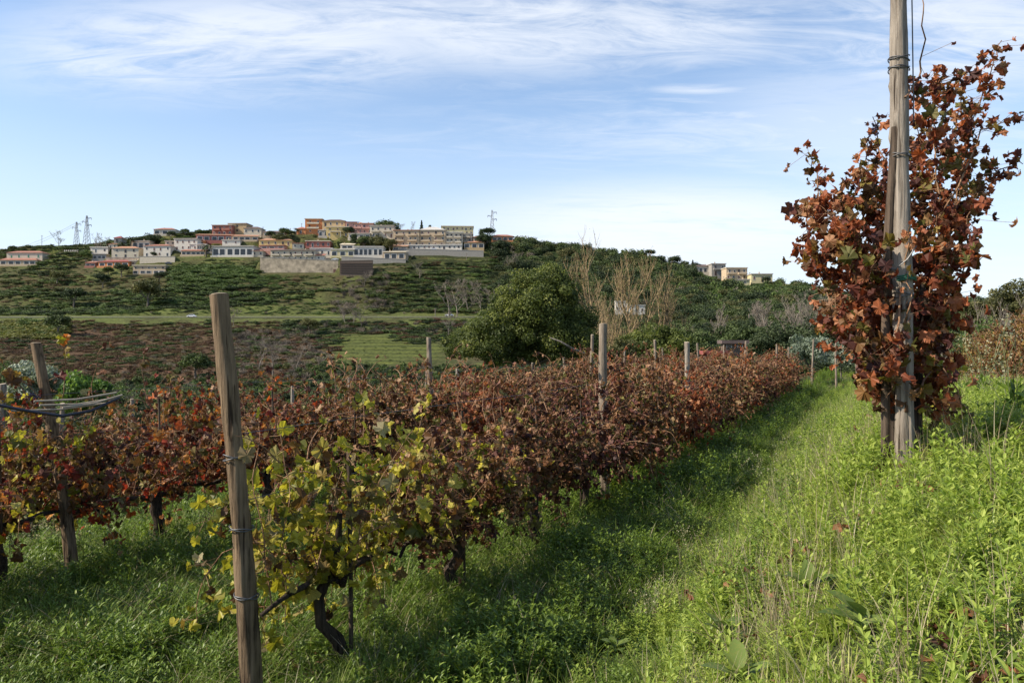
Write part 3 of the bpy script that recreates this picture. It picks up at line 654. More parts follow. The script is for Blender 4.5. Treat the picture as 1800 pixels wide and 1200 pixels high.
# posts of the rows: (row u, t, height, radius, material, label)
ROWS_U = [0, -3.1, -6.2, -9.2, -12.2, -15.2]
posts = [
 (0, 5.5, 2.28, .058, 'post', 'thick pale post in the front row, tallest in the middle of the photo'),
 (0, 10.4, 2.06, .050, 'post_grey', 'pale slightly bent post in the front row right of the thick one'),
 (0, 18.0, 2.12, .045, 'post', 'slim crooked post in the front row, third beyond the near end post'),
 (0, 25.9, 2.05, .045, 'post', 'slim post in the far part of the front row before the olive'),
 (0, 31.5, 1.95, .045, 'post', 'short leaning post at the far end of the front row'),
 (-3.1, .53, 1.98, .050, 'post_warm', 'forked top brown post leaning left in the second row at far left'),
 (-3.1, 6.9, 2.14, .045, 'post', 'split grey post leaning left against the terraced field'),
 (-3.1, 14.3, 2.28, .045, 'post', 'slender post just left of the thick pale post'),
 (-3.1, 20.6, 2.20, .045, 'post', 'leaning post in the second row between the thick and the bent post'),
 (-3.1, 27.5, 2.1, .045, 'post', 'thin post in the second row before the brown shed'),
 (-3.1, 34.0, 2.1, .045, 'post', 'thin dark post of the second row near the olive trees'),
 (-6.2, 1.95, 2.05, .042, 'post_grey', 'grey post with a metal band at the left edge of the photo'),
 (-6.2, 9.0, 1.85, .05, 'post', 'weathered post top of the third row behind the yellow vine'),
 (-6.2, 13.5, 1.9, .045, 'post_grey', 'pale post top of the third row left of the big acacia'),
 (-6.2, 21.0, 2.1, .045, 'post', 'third row post in front of the big acacia'),
 (-6.2, 28.0, 2.3, .045, 'post', 'third row post before the green shrubs'),
 (-6.2, 35.0, 2.4, .045, 'post', 'far third row post near the shed'),
 (-9.2, 5.0, 2.1, .045, 'post', 'fourth row post at left behind the red leaves'),
 (-9.2, 11.0, 2.2, .045, 'post_grey', 'fourth row post left of the terraced field'),
 (-9.2, 17.0, 2.3, .045, 'post', 'fourth row post below the terraced field'),
 (-9.2, 25.0, 2.4, .045, 'post', 'fourth row post at the foot of the acacia'),
 (-12.2, 9.0, 2.6, .045, 'post_grey', 'fifth row post low at left before the brown slope'),
 (-12.2, 18.0, 2.7, .045, 'post', 'fifth row post before the grey thicket'),
]
for i, (u, t, h, r, mt, lab) in enumerate(posts):
    x, y = row_xy(u, t); rr = random.Random(i)
    lean = (rr.uniform(-.08, .08), rr.uniform(-.05, .05))
    if i == 5: lean = (-.27, .0)
    if i == 6: lean = (-.14, 0)
    if i == 11: lean = (.12, 0)
    if i == 5: x += .14
    put_post('trellis_post', x, y, 20+i, h, r, M[mt], lab, 'vineyard posts', lean=lean, ties=((1.85,) if i == 11 else ()), bend=.035, hi=(i in (0, 1, 5, 6, 11)))
for i, (px, py0, py1, d, lab) in enumerate([(1470, 600, 672, 36, 'bare pale pole standing alone past the end of the front row'), (1506, 610, 668, 40, 'faint thin pole at the edge of the dark shrubs right of the lone pole'), (1428, 596, 650, 39, 'thin pole in front of the silvery olive'), (1756, 640, 690, 25, 'short post in the right hand vine row'), (1797, 545, 700, 19.5, 'leaning pale post at the right edge above the right hand vines')]):
    a = P(px, py0, d); x, y = a.x, a.y; z = gz(x, y)
    put_post('trellis_post', x, y, 60+i, a.z-z, .05, M['post'], lab, 'vineyard posts', lean=(.05, 0), bend=.03)

# ------------------------------------------------------------------ wires
for (u, t0, t1, hs, lab) in [(0, -.7, 32, (.8, 1.2, 1.55), 'front row'), (-3.1, -2.5, 34, (.8, 1.25, 1.6), 'second row')]:
    for hgt, nm in zip(hs, ('lowest', 'middle', 'top')):
        k = MB(); pts = []
        for t in np.linspace(t0, t1, 26):
            x, y = row_xy(u, t); pts.append((x, y, gz(x, y)*.6+hgt))
        tube(k, pts, .0022, 4); tag(k.build('trellis_wire', M['wire']), f'{nm} thin trellis wire of the {lab}', 'wire', 'trellis wires')

# ------------------------------------------------------------------ near vines, leaf by leaf
leaf_cache = {}
def leaf_mesh(kind, i, mt, size_key=''):
    key = (kind, i, mt.name)
    if key not in leaf_cache:
        tv, tf = (FRESH if kind == 'f' else DEAD)[i]; mb = MB(); mb.add(tv, tf); leaf_cache[key] = mb.mesh('leaf', mt, False)
    return leaf_cache[key]
def leaf_objects(parent, pos, R, scl, kinds, mats_, r_, limit=300):
    """the leaves nearest the camera become objects, the rest one joined part"""
    M4 = parent.matrix_basis if parent.parent is None else parent.matrix_world
    ca, sa = math.cos(parent.rotation_euler[2]), math.sin(parent.rotation_euler[2])
    wy = parent.location[1] + sa*pos[:, 0] + ca*pos[:, 1]; wx = parent.location[0] + ca*pos[:, 0] - sa*pos[:, 1]
    wz = parent.location[2] + pos[:, 2] - H
    dist = np.sqrt(wx**2+wy**2+wz**2) - scl*4
    order = np.argsort(dist); sel = order[:limit]; rest = order[limit:]
    mi = r_.integers(0, len(mats_), len(pos))
    for n in sel:
        kd = kinds[int(r_.random()*len(kinds))]
        lst = FRESH if kd == 'f' else DEAD
        me_ = leaf_mesh(kd, int(r_.integers(0, len(lst))), mats_[mi[n]])
        o = bpy.data.objects.new('leaf', me_); C.objects.link(o); o.parent = parent
        o.matrix_local = Matrix.Translation(pos[n]) @ Matrix(R[n].tolist()).to_4x4() @ Matrix.Diagonal((scl[n], scl[n], scl[n], 1))
    if len(rest):
        mb = MB()
        lst = (FRESH if kinds[0] == 'f' else DEAD) + (DEAD if len(kinds) > 1 else [])
        k = r_.integers(0, len(lst), len(rest)); val = r_.random(len(rest)); mm = mi[rest]
        for i, (tv, tf) in enumerate(lst):
            for q in range(len(mats_)):
                w = (k == i) & (mm == q); s_ = rest[w]
                scatter(mb, tv, tf, pos[s_], R[s_], np.repeat(scl[s_][:, None], 3, 1), val[w], q)
        o = mb.build('foliage', mats_, parent); o['kind'] = 'stuff'
def petioles(parent, a, b_, mt, w=.0011):
    n = len(a); d = b_-a; L_ = np.linalg.norm(d, axis=1)[:, None]+1e-6; d = d/L_
    s_ = np.cross(d, np.array([.3, .5, .8])); s_ /= np.linalg.norm(s_, axis=1)[:, None]+1e-6; t_ = np.cross(d, s_)
    tri = [s_*w, (-.5*s_+.87*t_)*w, (-.5*s_-.87*t_)*w]; V = np.stack([a+q for q in tri]+[b_+q for q in tri], 1).reshape(-1, 3)
    k = MB(); k.add(V, (np.array([(0, 1, 4, 3), (1, 2, 5, 4), (2, 0, 3, 5)])[None]+(np.arange(n)*6)[:, None, None]).reshape(-1, 4)); o = k.build('petiole', mt, parent); o['kind'] = 'stuff'
def canes_to(parent, canes, split, mt, r0=.0045, r1=.0018):
    if split:
        for c in canes:
            k = MB(); tube(k, c, np.linspace(r0, r1, len(c)), 5, cap=False); k.build('cane', mt, parent, smooth=True)
    else:
        k = MB()
        for c in canes: tube(k, c, np.linspace(r0, r1, len(c)), 4, cap=False)
        o = k.build('cane', mt, parent, smooth=True); o['kind'] = 'stuff'
ROT = math.atan2(EY, EX)

def near_vine(u, t, seed, label, mats_, kinds, nl=700, limit=250, trunk='straight', ls=(.05, .085), half=.85, low=.4, top=1.6, nc=16, group=None):
    x, y = row_xy(u, t); root = empty('grape_vine', (x, y, gz(x, y)), ROT); tag(root, label, 'grape vine', group)
    if trunk == 'crooked':
        k = MB(); tube(k, [(.04, -.02, -.12), (.02, -.02, .1), (-.02, 0, .22), (-.12, .04, .34), (-.13, .05, .5), (-.05, .03, .66), (-.02, 0, .8), (0, 0, .98)], [.045, .042, .04, .037, .034, .036, .03, .02], 10, lump=.14, seed=seed); k.build('trunk', M['bark'], root, smooth=True)
        k = MB(); tube(k, [(.06, -.05, -.1), (.05, -.05, .6), (.03, -.05, 1.35)], .014, 8); k.build('stake', M['stake_dark'], root, smooth=True)
    else:
        trunk_mb(seed, .64, .05, lean=random.Random(seed).uniform(-.12, .12)).build('trunk', M['bark'], root, smooth=True)
        k = MB(); tube(k, [(.07, -.03, -.1), (.055, -.03, .7), (.04, -.02, 1.5)], .010, 6); k.build('stake', M['stake_dark'], root, smooth=True)
    cordon_mb(seed, .62, half).build('cordon', M['bark'], root, smooth=True)
    canes, pos, R, scl, val = vine_plan(seed, nc, top, low, half, .62, .2, nl, ls)
    canes_to(root, canes, True, M['cane'])
    r_ = np.random.default_rng(seed+5)
    leaf_objects(root, pos, R, scl, kinds, mats_, r_, limit)
    petioles(root, vine_plan.anc, pos, M['cane'])
    return root
near_vine(0, .12, 101, 'yellow green leaved vine with crooked trunk beside the near end post', [M['leaf_yellow']]*6+[M['leaf_olive']], ['f', 'f', 'd'], 740, 300, 'crooked', (.038, .076), .68, .26, 1.76, 16)
near_vine(0, 1.66, 102, 'brown vine with black trunk next to the yellow one, a few pale curled leaves below', [M['leaf_brown'], M['leaf_brown'], M['leaf_brown'], M['leaf_yellow'], M['leaf_dusk']], ['d', 'd', 'f'], 1750, 300, 'straight', (.030, .060), .85, .28, 1.74, 20)
near_vine(0, 3.2, 103, 'dense dark brown vine, third from the near end post, leaves hanging low', [M['leaf_brown'], M['leaf_dusk'], M['leaf_brown']], ['d'], 2100, 220, 'straight', (.030, .056), .85, .16, 1.74, 20)
near_vine(-3.1, 1.5, 104, 'red leaved vine with thick dark trunk in the left row', [M['leaf_red'], M['leaf_red'], M['leaf_dusk'], M['leaf_brown']], ['f', 'd'], 1350, 280, 'straight', (.032, .062), .9, .05, 1.90, 18)
near_vine(-3.1, 0, 105, 'orange and green leaved vine beside the forked post at left', [M['leaf_red'], M['leaf_olive'], M['leaf_olive'], M['leaf_yellow']], ['f', 'd'], 1150, 280, 'straight', (.032, .066), .9, .02, 1.92, 18)
near_vine(-3.1, -1.4, 106, 'orange green vine cut by the left edge of the photo', [M['leaf_red'], M['leaf_olive'], M['leaf_yellow']], ['f', 'd'], 1150, 120, 'straight', (.032, .066), .9, .0, 1.92, 18)
near_vine(-3.1, 3.05, 107, 'dusky red vine behind the near end post', [M['leaf_red'], M['leaf_dusk'], M['leaf_brown']], ['f', 'd'], 1400, 120, 'straight', (.030, .058), .9, .12, 1.86, 17)

# ------------------------------------------------------------------ repeated vines
proto = []
for i in range(6):
    seed = 300+i; canes, pos, R, scl, val = vine_plan(seed, 24, 1.78, .14, .88, .54, .22, [2400, 1700, 2200, 1500, 2500, 1900][i], (.032, .064), 9)
    r_ = np.random.default_rng(seed)
    f = MB(); fill(f, DEAD_LO, pos, R, scl, val, r_)
    fm = f.mesh('foliage', M['leaf_brown']); fo = f.mesh('foliage', M['leaf_olive'])
    k = MB()
    for c in canes: tube(k, c, np.linspace(.0065, .0035, len(c)), 4, cap=False)
    km = k.mesh('cane', M['cane'], True)
    t_ = trunk_mb(seed, .64, .045, .05); tube(t_, [(.05, -.03, -.1), (.04, -.03, 1.4)], .010, 5); tm = t_.mesh('trunk', M['bark'], True)
    cm = cordon_mb(seed).mesh('cordon', M['bark'], True)
    proto.append((tm, cm, km, fm, fo))
mesh_mix = {}
def mixed(i, j, mt):
    key = (i, j, mt.name)
    if key not in mesh_mix:
        m_ = proto[i][3].copy(); m_.materials.clear(); m_.materials.append(mt); mesh_mix[key] = m_
    return mesh_mix[key]
def row_vine(u, t, i, label, group, mt, full=True, sc_=1.0, dz=0.0):
    x, y = row_xy(u, t); rr = random.Random(int(u*100+t*10))
    root = empty('grape_vine', (x, y, gz(x, y)+dz), ROT + (PI if rr.random() < .5 else 0)); root.scale = (1, rr.uniform(.9, 1.2), sc_*rr.uniform(.93, 1.06))
    tag(root, label, 'grape vine', group); p = proto[i % 6]
    link('trunk', p[0], root)
    if full: link('cordon', p[1], root)
    o = link('cane', p[2], root); o['kind'] = 'stuff'
    o = link('foliage', mixed(i % 6, 0, mt), root); o['kind'] = 'stuff'
mats_row = [M['leaf_brown'], M['leaf_rust'], M['leaf_brown'], M['leaf_dusk'], M['leaf_brown']]
for j in range(3, 21):
    row_vine(0, .12+1.545*j, j, f'brown leaved vine in the front row, {ORD[j]} trunk from the near end post', 'vines of the front row', mats_row[j % 5])
for j in range(3, 23):
    row_vine(-3.1, 1.5+1.545*(j-1), j+2, f'russet vine in the second row, {ORD[j]} from the left edge, top showing', 'vines of the second row', mats_row[(j+1) % 5])
for j in range(-1, 21):
    row_vine(-6.2, 1.0+1.545*j, j+3, 'brown vine of the third row, leafy top showing over the rows in front', 'vines of the third row', mats_row[(j+2) % 5], False)
for j in range(0, 20):
    row_vine(-9.2, 2.0+1.6*j, j+1, 'brown vine of the fourth row, only its top showing', 'vines of the fourth row', mats_row[(j+3) % 5], False, 1.05)
for j in range(2, 18):
    row_vine(-12.2, 2.0+1.6*j, j+4, 'brown vine of the lowest row, only its top showing', 'vines of the lowest row', mats_row[(j+3) % 5], False, 1.05)
for j in range(9):
    row_vine(6.4, 15.5+1.6*j, j+2, ['golden brown vine at the right edge, nearest of the right hand row'][0] if j == 0 else f'golden brown vine in the right hand row, {ORD[j]} from the right edge', 'vines of the right hand row', [M['leaf_olive'], M['leaf_brown'], M['leaf_olive']][j % 3], True, 1.1)

# ------------------------------------------------------------------ the tall vine round the tall post
vx, vy = qx-.02, qy+.32; vz = gz(vx, vy)
root = empty('tall_grape_vine', (vx, vy, vz)); tag(root, 'tall rust red vine climbing round the tall post against the sky', 'grape vine')
def loc(px, py, d): p = P(px, py, d); return (p.x-vx, p.y-vy, p.z-vz)
k = MB(); tube(k, [loc(1571, 780, 5.2), loc(1570, 700, 5.2), loc(1574, 640, 5.25), loc(1582, 560, 5.3), loc(1590, 480, 5.3)], [.042, .038, .034, .028, .02], 10, lump=.15, seed=3); k.build('trunk', M['bark'], root, smooth=True)
k = MB(); tube(k, [loc(1614, 800, 5.15), loc(1612, 700, 5.15), loc(1616, 600, 5.2), loc(1622, 500, 5.2)], [.03, .028, .024, .016], 8, lump=.15, seed=5); k.build('trunk', M['bark'], root, smooth=True)
raw = [  # px, py polylines, depth, leaves
 ([(1572,690),(1540,610),(1500,520),(1470,440),(1448,360),(1436,300),(1420,268)], 5.2, 34, .75),
 ([(1572,700),(1520,630),(1480,570),(1440,480),(1418,400)], 5.1, 62, 1),
 ([(1572,640),(1540,560),(1520,460),(1492,370),(1470,330)], 5.3, 66, 1),
 ([(1580,600),(1555,500),(1540,400),(1520,330),(1512,290)], 5.4, 58, 1),
 ([(1575,580),(1530,500),(1480,430),(1430,380),(1410,360)], 5.25, 60, 1),
 ([(1580,430),(1560,320),(1548,240),(1540,205)], 5.5, 14, .8),
 ([(1565,560),(1510,530),(1460,480),(1430,420)], 5.0, 42, 1),
 ([(1565,620),(1520,590),(1480,560),(1460,520)], 5.0, 30, 1),
 ([(1570,670),(1545,640),(1520,610),(1505,570)], 4.98, 30, 1),
 ([(1560,500),(1540,430),(1560,360),(1550,320)], 5.35, 46, 1),
 ([(1572,690),(1550,660),(1530,640),(1535,600)], 5.0, 40, 1),
 ([(1585,650),(1640,520),(1660,400),(1690,280),(1722,180),(1748,105),(1762,70)], 5.3, 50, .8),
 ([(1600,600),(1650,480),(1650,350),(1640,230),(1648,150),(1640,118)], 5.2, 70, .9),
 ([(1600,560),(1660,440),(1700,300),(1700,200),(1688,120)], 5.4, 72, .9),
 ([(1600,520),(1680,400),(1730,310),(1770,292),(1790,288)], 5.2, 26, .85),
 ([(1600,480),(1680,330),(1730,230),(1770,207),(1815,212)], 5.3, 26, .75),
 ([(1590,640),(1650,580),(1695,470),(1715,380),(1735,330)], 5.2, 64, 1),
 ([(1600,640),(1635,590),(1665,510),(1690,440)], 5.1, 52, 1),
 ([(1600,440),(1640,350),(1620,260),(1612,215)], 5.6, 44, 1),
 ([(1605,660),(1635,630),(1655,580),(1650,530)], 5.2, 44, 1),
 ([(1600,400),(1660,300),(1680,230),(1740,160)], 5.5, 50, .9),
 ([(1605,540),(1640,440),(1610,340),(1620,280)], 5.55, 60, 1),
 ([(1605,690),(1640,650),(1665,650),(1690,700),(1712,745),(1720,770)], 4.9, 14, 1),
 ([(1612,700),(1630,650),(1640,690),(1645,730)], 5.1, 30, 1),
 ([(1560,300),(1535,275),(1525,240)], 5.4, 10, .8),
 ([(1575,660),(1590,600),(1605,540),(1598,470)], 4.82, 7, .8), ([(1570,600),(1588,500),(1600,430),(1602,395)], 4.80, 8, .7), ([(1572,640),(1530,560),(1500,470),(1475,400)], 5.05, 60, 1),
 ([(1570,680),(1545,600),(1530,520),(1530,450)], 5.0, 48, 1), ([(1568,540),(1520,450),(1490,400),(1460,370)], 5.1, 55, 1), ([(1600,640),(1630,540),(1650,450),(1690,380)], 5.1, 60, 1),
 ([(1596,165),(1614,140),(1628,90),(1630,20),(1626,-20)], 4.95, 2, .5),
 ([(1600,150),(1610,170),(1640,200),(1660,250)], 5.1, 16, .9),
]
r_ = np.random.default_rng(77); cn = []; pos = []; siz = []; ta = []
for pts, d, nl, ls in raw:
    q = [np.array(loc(px_+r_.normal()*4, py_, d+r_.normal()*.12)) for px_, py_ in pts]
    path = []
    for a, b_ in zip(q[:-1], q[1:]):
        for f in np.linspace(0, 1, 4)[:-1]: path.append(a*(1-f)+b_*f + r_.normal(size=3)*.010)
    path.append(q[-1]); path = np.array(path); cn.append(path)
    n = int(nl*1.8); p = along(path, r_, n); ta.append(p)
    p = p + r_.normal(size=(n, 3))*np.array([.052, .12, .048])*(.8 if ls < .95 else 1); pos.append(p); siz.append(np.full(n, ls))
pos = np.concatenate(pos); siz = np.concatenate(siz); n = len(pos)
canes_to(root, cn, True, M['cane'], .0075, .0025)
R = rot_mats(n, r_, (0, 0, -.8), .7, (-.3, -.8, .1), .35); scl = siz*r_.uniform(.034, .080, n)
petioles(root, np.concatenate(ta), pos, M['cane'], .0014)
leaf_objects(root, pos, R, scl, ['d', 'f', 'd'], [M['leaf_rust'], M['leaf_rust'], M['leaf_rust'], M['leaf_dusk'], M['leaf_rust'], M['leaf_olive']], r_, 300)
# yellowing low shoots at its foot
lo_ = empty('low_vine_shoots', (vx+.12, vy+.25, gz(vx+.12, vy+.25))); tag(lo_, 'yellow and green low vine shoots right behind the foot of the tall post', 'vine shoots')
lp = np.array([loc(px_, py_, 5.4+r_.normal()*.15) for px_, py_ in zip(r_.normal(1648, 22, 110), r_.normal(700, 34, 110))]) + np.array([vx-lo_.location.x, vy-lo_.location.y, vz-lo_.location.z])
lp = lp[lp[:, 2] > .05]
leaf_objects(lo_, lp, rot_mats(len(lp), r_, (0, 0, -.5), .8, (0, -1, .3), .4), r_.uniform(.03, .055, len(lp)), ['f'], [M['leaf_yellow'], M['leaf_olive']], r_, 60)
for i, (px_, py_, d, lab) in enumerate([(1541, 217, 5.35, 'small dried grape cluster hanging left of the tall post top'), (1577, 300, 5.3, 'dried grape cluster beside the leaning stake'), (58, 690, 6.2, 'dark blue grape cluster hanging at left near the pale canes')]):
    c = P(px_, py_, d); o = empty('grape_cluster', c); tag(o, lab, 'grapes', 'grape clusters'); k = MB()
    for q in range(16):
        ctr = np.array([r_.normal()*.018, r_.normal()*.018, -abs(r_.normal())*.035]); rad = .009
        th = np.linspace(0, 2*PI, 6, endpoint=False)
        vs = [(ctr + [0, 0, rad])] + [ctr+[rad*math.cos(a)*.85, rad*math.sin(a)*.85, rad*s] for s in (.5, -.5) for a in th] + [ctr - [0, 0, rad]]
        fs = [(0, 1+j, 1+(j+1) % 6) for j in range(6)] + [(13, 7+(j+1) % 6, 7+j) for j in range(6)]
        k.add(vs, fs); k.add(vs, [(1+j, 7+j, 7+(j+1) % 6, 1+(j+1) % 6) for j in range(6)])
    k.build('berries', M['grape'], o, smooth=True)

# pale canes and black hose lying over the second row at the left
o = empty('cane_bundle', P(110, 706, 6.0)); tag(o, 'bundle of pale cut canes lying across the left vines', 'canes')
for i, (a, b_) in enumerate([((60, 705), (205, 690)), ((70, 712), (200, 700)), ((20, 722), (190, 708)), ((110, 716), (215, 694))]):
    k = MB(); p0, p1 = P(*a, 6.0+i*.03)-o.location, P(*b_, 6.4+i*.03)-o.location; mid = (p0+p1)/2+Vector((0, 0, -.02)); tube(k, [p0, mid, p1], .008, 8); k.build('cut_cane', M['bamboo'], o, smooth=True)
k = MB(); tube(k, [P(-60, 700, 5.9), P(0, 712, 6.0), P(50, 722, 6.05), P(110, 731, 6.1), P(160, 722, 6.25), P(210, 699, 6.5)], .012, 8)
tag(k.build('black_hose', M['pipe'], smooth=True), 'black plastic hose sagging between the left posts', 'hose')

# ------------------------------------------------------------------ ground plants as instances on scattered points
def hidden_coll(name, meshes):
    c = bpy.data.collections.new(name)
    for i, me_ in enumerate(meshes):
        o = bpy.data.objects.new(f'{name}_{i:02d}', me_); c.objects.link(o)
    return c
def gn_scatter(name, pts, rot, scl, idx, coll, label, cat=None):
    me_ = bpy.data.meshes.new(name); n = len(pts); me_.vertices.add(n); me_.vertices.foreach_set('co', np.asarray(pts, np.float32).ravel())
    a = me_.attributes.new('rot', 'FLOAT_VECTOR', 'POINT'); a.data.foreach_set('vector', np.asarray(rot, np.float32).ravel())
    a = me_.attributes.new('scl', 'FLOAT_VECTOR', 'POINT'); a.data.foreach_set('vector', np.asarray(scl, np.float32).ravel())
    a = me_.attributes.new('idx', 'INT', 'POINT'); a.data.foreach_set('value', np.asarray(idx, np.int32))
    o = link(name, me_); g = bpy.data.node_groups.new(name, 'GeometryNodeTree')
    g.interface.new_socket('Geometry', in_out='INPUT', socket_type='NodeSocketGeometry'); g.interface.new_socket('Geometry', in_out='OUTPUT', socket_type='NodeSocketGeometry')
    gi = g.nodes.new('NodeGroupInput'); go = g.nodes.new('NodeGroupOutput'); ip = g.nodes.new('GeometryNodeInstanceOnPoints'); ci = g.nodes.new('GeometryNodeCollectionInfo')
    ci.inputs['Collection'].default_value = coll; ci.inputs['Separate Children'].default_value = True; ci.inputs['Reset Children'].default_value = True
    ip.inputs['Pick Instance'].default_value = True
    def na(nm, ty):
        q = g.nodes.new('GeometryNodeInputNamedAttribute'); q.data_type = ty; q.inputs['Name'].default_value = nm; return q.outputs[0]
    g.links.new(gi.outputs[0], ip.inputs['Points']); g.links.new(ci.outputs[0], ip.inputs['Instance'])
    g.links.new(na('idx', 'INT'), ip.inputs['Instance Index']); g.links.new(na('rot', 'FLOAT_VECTOR'), ip.inputs['Rotation']); g.links.new(na('scl', 'FLOAT_VECTOR'), ip.inputs['Scale'])
    g.links.new(ip.outputs[0], go.inputs[0]); md = o.modifiers.new('scatter', 'NODES'); md.node_group = g
    return tag(o, label, cat, kind='stuff')
def blade(mb, base, h, w, yaw, bend, val, mat=0, seg=3):
    dx, dy = math.cos(yaw), math.sin(yaw); V = []
    for i in range(seg+1):
        f = i/seg; ww = w*(1-f**1.6)*.5+.0003; out = bend*h*f*f; z = h*f*(1-.25*bend*f)
        c = np.array([base[0]+dx*out, base[1]+dy*out, z]); V += [c+[-dy*ww, dx*ww, 0], c-[-dy*ww, dx*ww, 0]]
    mb.add(V, [(2*i, 2*i+1, 2*i+3, 2*i+2) for i in range(seg)], val, mat)
def tuft(seed, mt, n=34, h=(.12, .30), w=(.004, .008), rad=.07, bend=(.2, 1.0), dry=.06):
    r_ = np.random.default_rng(seed); mb = MB()
    for i in range(n):
        a = r_.random()*2*PI; q = rad*math.sqrt(r_.random())
        blade(mb, (q*math.cos(a), q*math.sin(a), 0), r_.uniform(*h), r_.uniform(*w), a+r_.normal()*.9, r_.uniform(*bend), r_.random(), 1 if r_.random() < dry else 0, 4)
    return mb.mesh('tuft', [mt, M['dry']])
LANCE = (np.array([(0, 0, 0), (.16, .3, .05), (-.16, .3, .05), (.15, .65, .03), (-.15, .65, .03), (0, 1, -.12), (0, .35, 0), (0, .7, -.02)], float),
         np.array([(0, 1, 6), (0, 6, 2), (1, 3, 7), (1, 7, 6), (2, 6, 7), (2, 7, 4), (3, 5, 7), (4, 7, 5)]))
def weed(seed, mt, n=5, h=(.14, .32), leaf=(.035, .065), rad=.07, whorls=6, per=3):
    r_ = np.random.default_rng(seed); mb = MB()
    for i in range(n):
        a = r_.random()*2*PI; q = rad*math.sqrt(r_.random()); hh = r_.uniform(*h); bx_, by_ = q*math.cos(a), q*math.sin(a)
        lx, ly = r_.normal()*.15, r_.normal()*.15
        tube(mb, [(bx_, by_, 0), (bx_+lx*hh*.5, by_+ly*hh*.5, hh*.5), (bx_+lx*hh, by_+ly*hh, hh)], [.0025, .002, .001], 3, 0, .3, cap=False)
        m_ = whorls*per; f = (np.arange(m_)//per+.7+r_.random(m_)*.3)/whorls*.95+.05
        ps = np.c_[bx_+lx*hh*f, by_+ly*hh*f, hh*f]; az = np.arange(m_)*2.4+r_.random()*6
        up = .25+.5*f + r_.normal(size=m_)*.2
        yv = np.c_[np.cos(az), np.sin(az), up]; yv /= np.linalg.norm(yv, axis=1)[:, None]
        zv = np.c_[-np.cos(az)*up, -np.sin(az)*up, np.ones(m_)]; zv -= (zv*yv).sum(1)[:, None]*yv; zv /= np.linalg.norm(zv, axis=1)[:, None]
        Rm = np.stack([np.cross(yv, zv), yv, zv], -1)
        scatter(mb, *LANCE, ps, Rm, np.repeat((r_.uniform(*leaf, m_)*(1.15-.5*f))[:, None], 3, 1), r_.random(m_))
    return mb.mesh('weed', mt)
gm = [tuft(1, M['grass']), tuft(2, M['grass'], 38, (.16, .36), bend=(.5, 1.3)), tuft(3, M['grass_sun'], 40, (.10, .24)), tuft(4, M['grass_sun'], 34, (.14, .32), bend=(.4, 1.3), dry=.12), tuft(5, M['grass'], 44, (.08, .18), dry=.02),
      weed(6, M['weed']), weed(7, M['weed'], 6, (.10, .24)), weed(8, M['weed_light'], 5, (.12, .30)), weed(9, M['weed_light'], 6, (.08, .2), (.03, .05)), tuft(10, M['dry'], 14, (.2, .45), (.002, .004), bend=(.1, .6), dry=1.0),
      weed(11, M['weed'], 4, (.2, .4), (.045, .08)), tuft(12, M['weed_light'], 26, (.10, .26), (.006, .012), bend=(.3, 1.1))]
r_ = np.random.default_rng(44); mb = MB(); lp_ = np.c_[r_.normal(size=(7, 2))*.12, r_.uniform(.03, .10, 7)]; fill(mb, DEAD, lp_, rot_mats(7, r_, None, 1, (0, 0, 1), .6), r_.uniform(.03, .05, 7), r_.random(7), r_)
gm.append(mb.mesh('fallen_leaves', M['leaf_brown']))
gcoll = hidden_coll('plant', gm)
def near_points(n, ymin, ymax, seed):
    r_ = np.random.default_rng(seed)
    y = ymin*(ymax/ymin)**r_.random(n*2) if ymin > 0 else r_.uniform(ymin, ymax, n*2); a = r_.uniform(-.74, .74, n*2); x = a*y
    return x[:n], y[:n], r_
DPOS = []
for i, (px_, py_, lab) in enumerate([(1425, 1025, 'broad leaved dock plant in the bank grass, left of two close together'), (1515, 1080, 'large dock plant with grey green leaves low on the bank, right one'), (1275, 1100, 'dock plant with wide leaves at the edge of the bank above dry stalks'), (1300, 1180, 'dock plant with light leaves at the bottom edge of the photo'), (250, 1110, 'small dock plant in the long grass at lower left'), (1245, 1000, 'dock plant in the shade where the path meets the bank'), (1080, 1130, 'shaded dock plant in the path grass')]):
    a = (px_-900)/F; e_ = (HOR-py_)/F; dd = np.linspace(1.2, 12, 600); gg = height(a*dd, dd)+.12; k_ = np.argmin(np.abs(gg-(H+e_*dd))); d = dd[k_]
    DPOS.append((i, lab, a*d, d, float(gg[k_])-.12))
xs, ys = [], []
def rej(n, y0, y1, seed, dens_pow=1.0):
    # uniform over ground area inside a widened view wedge
    r_ = np.random.default_rng(seed); y = np.sqrt(r_.random(n)*(y1**2-y0**2)+y0**2); x = r_.uniform(-.78, .78, n)*y; return x, y
for (n, y0, y1, sd) in [(9500, 1.0, 7.5, 1), (15000, 7.5, 16, 2), (17000, 16, 34, 3), (9000, 34, 60, 4)]:
    x, y = rej(n, y0, y1, sd); xs.append(x); ys.append(y)
x = np.concatenate(xs); y = np.concatenate(ys)
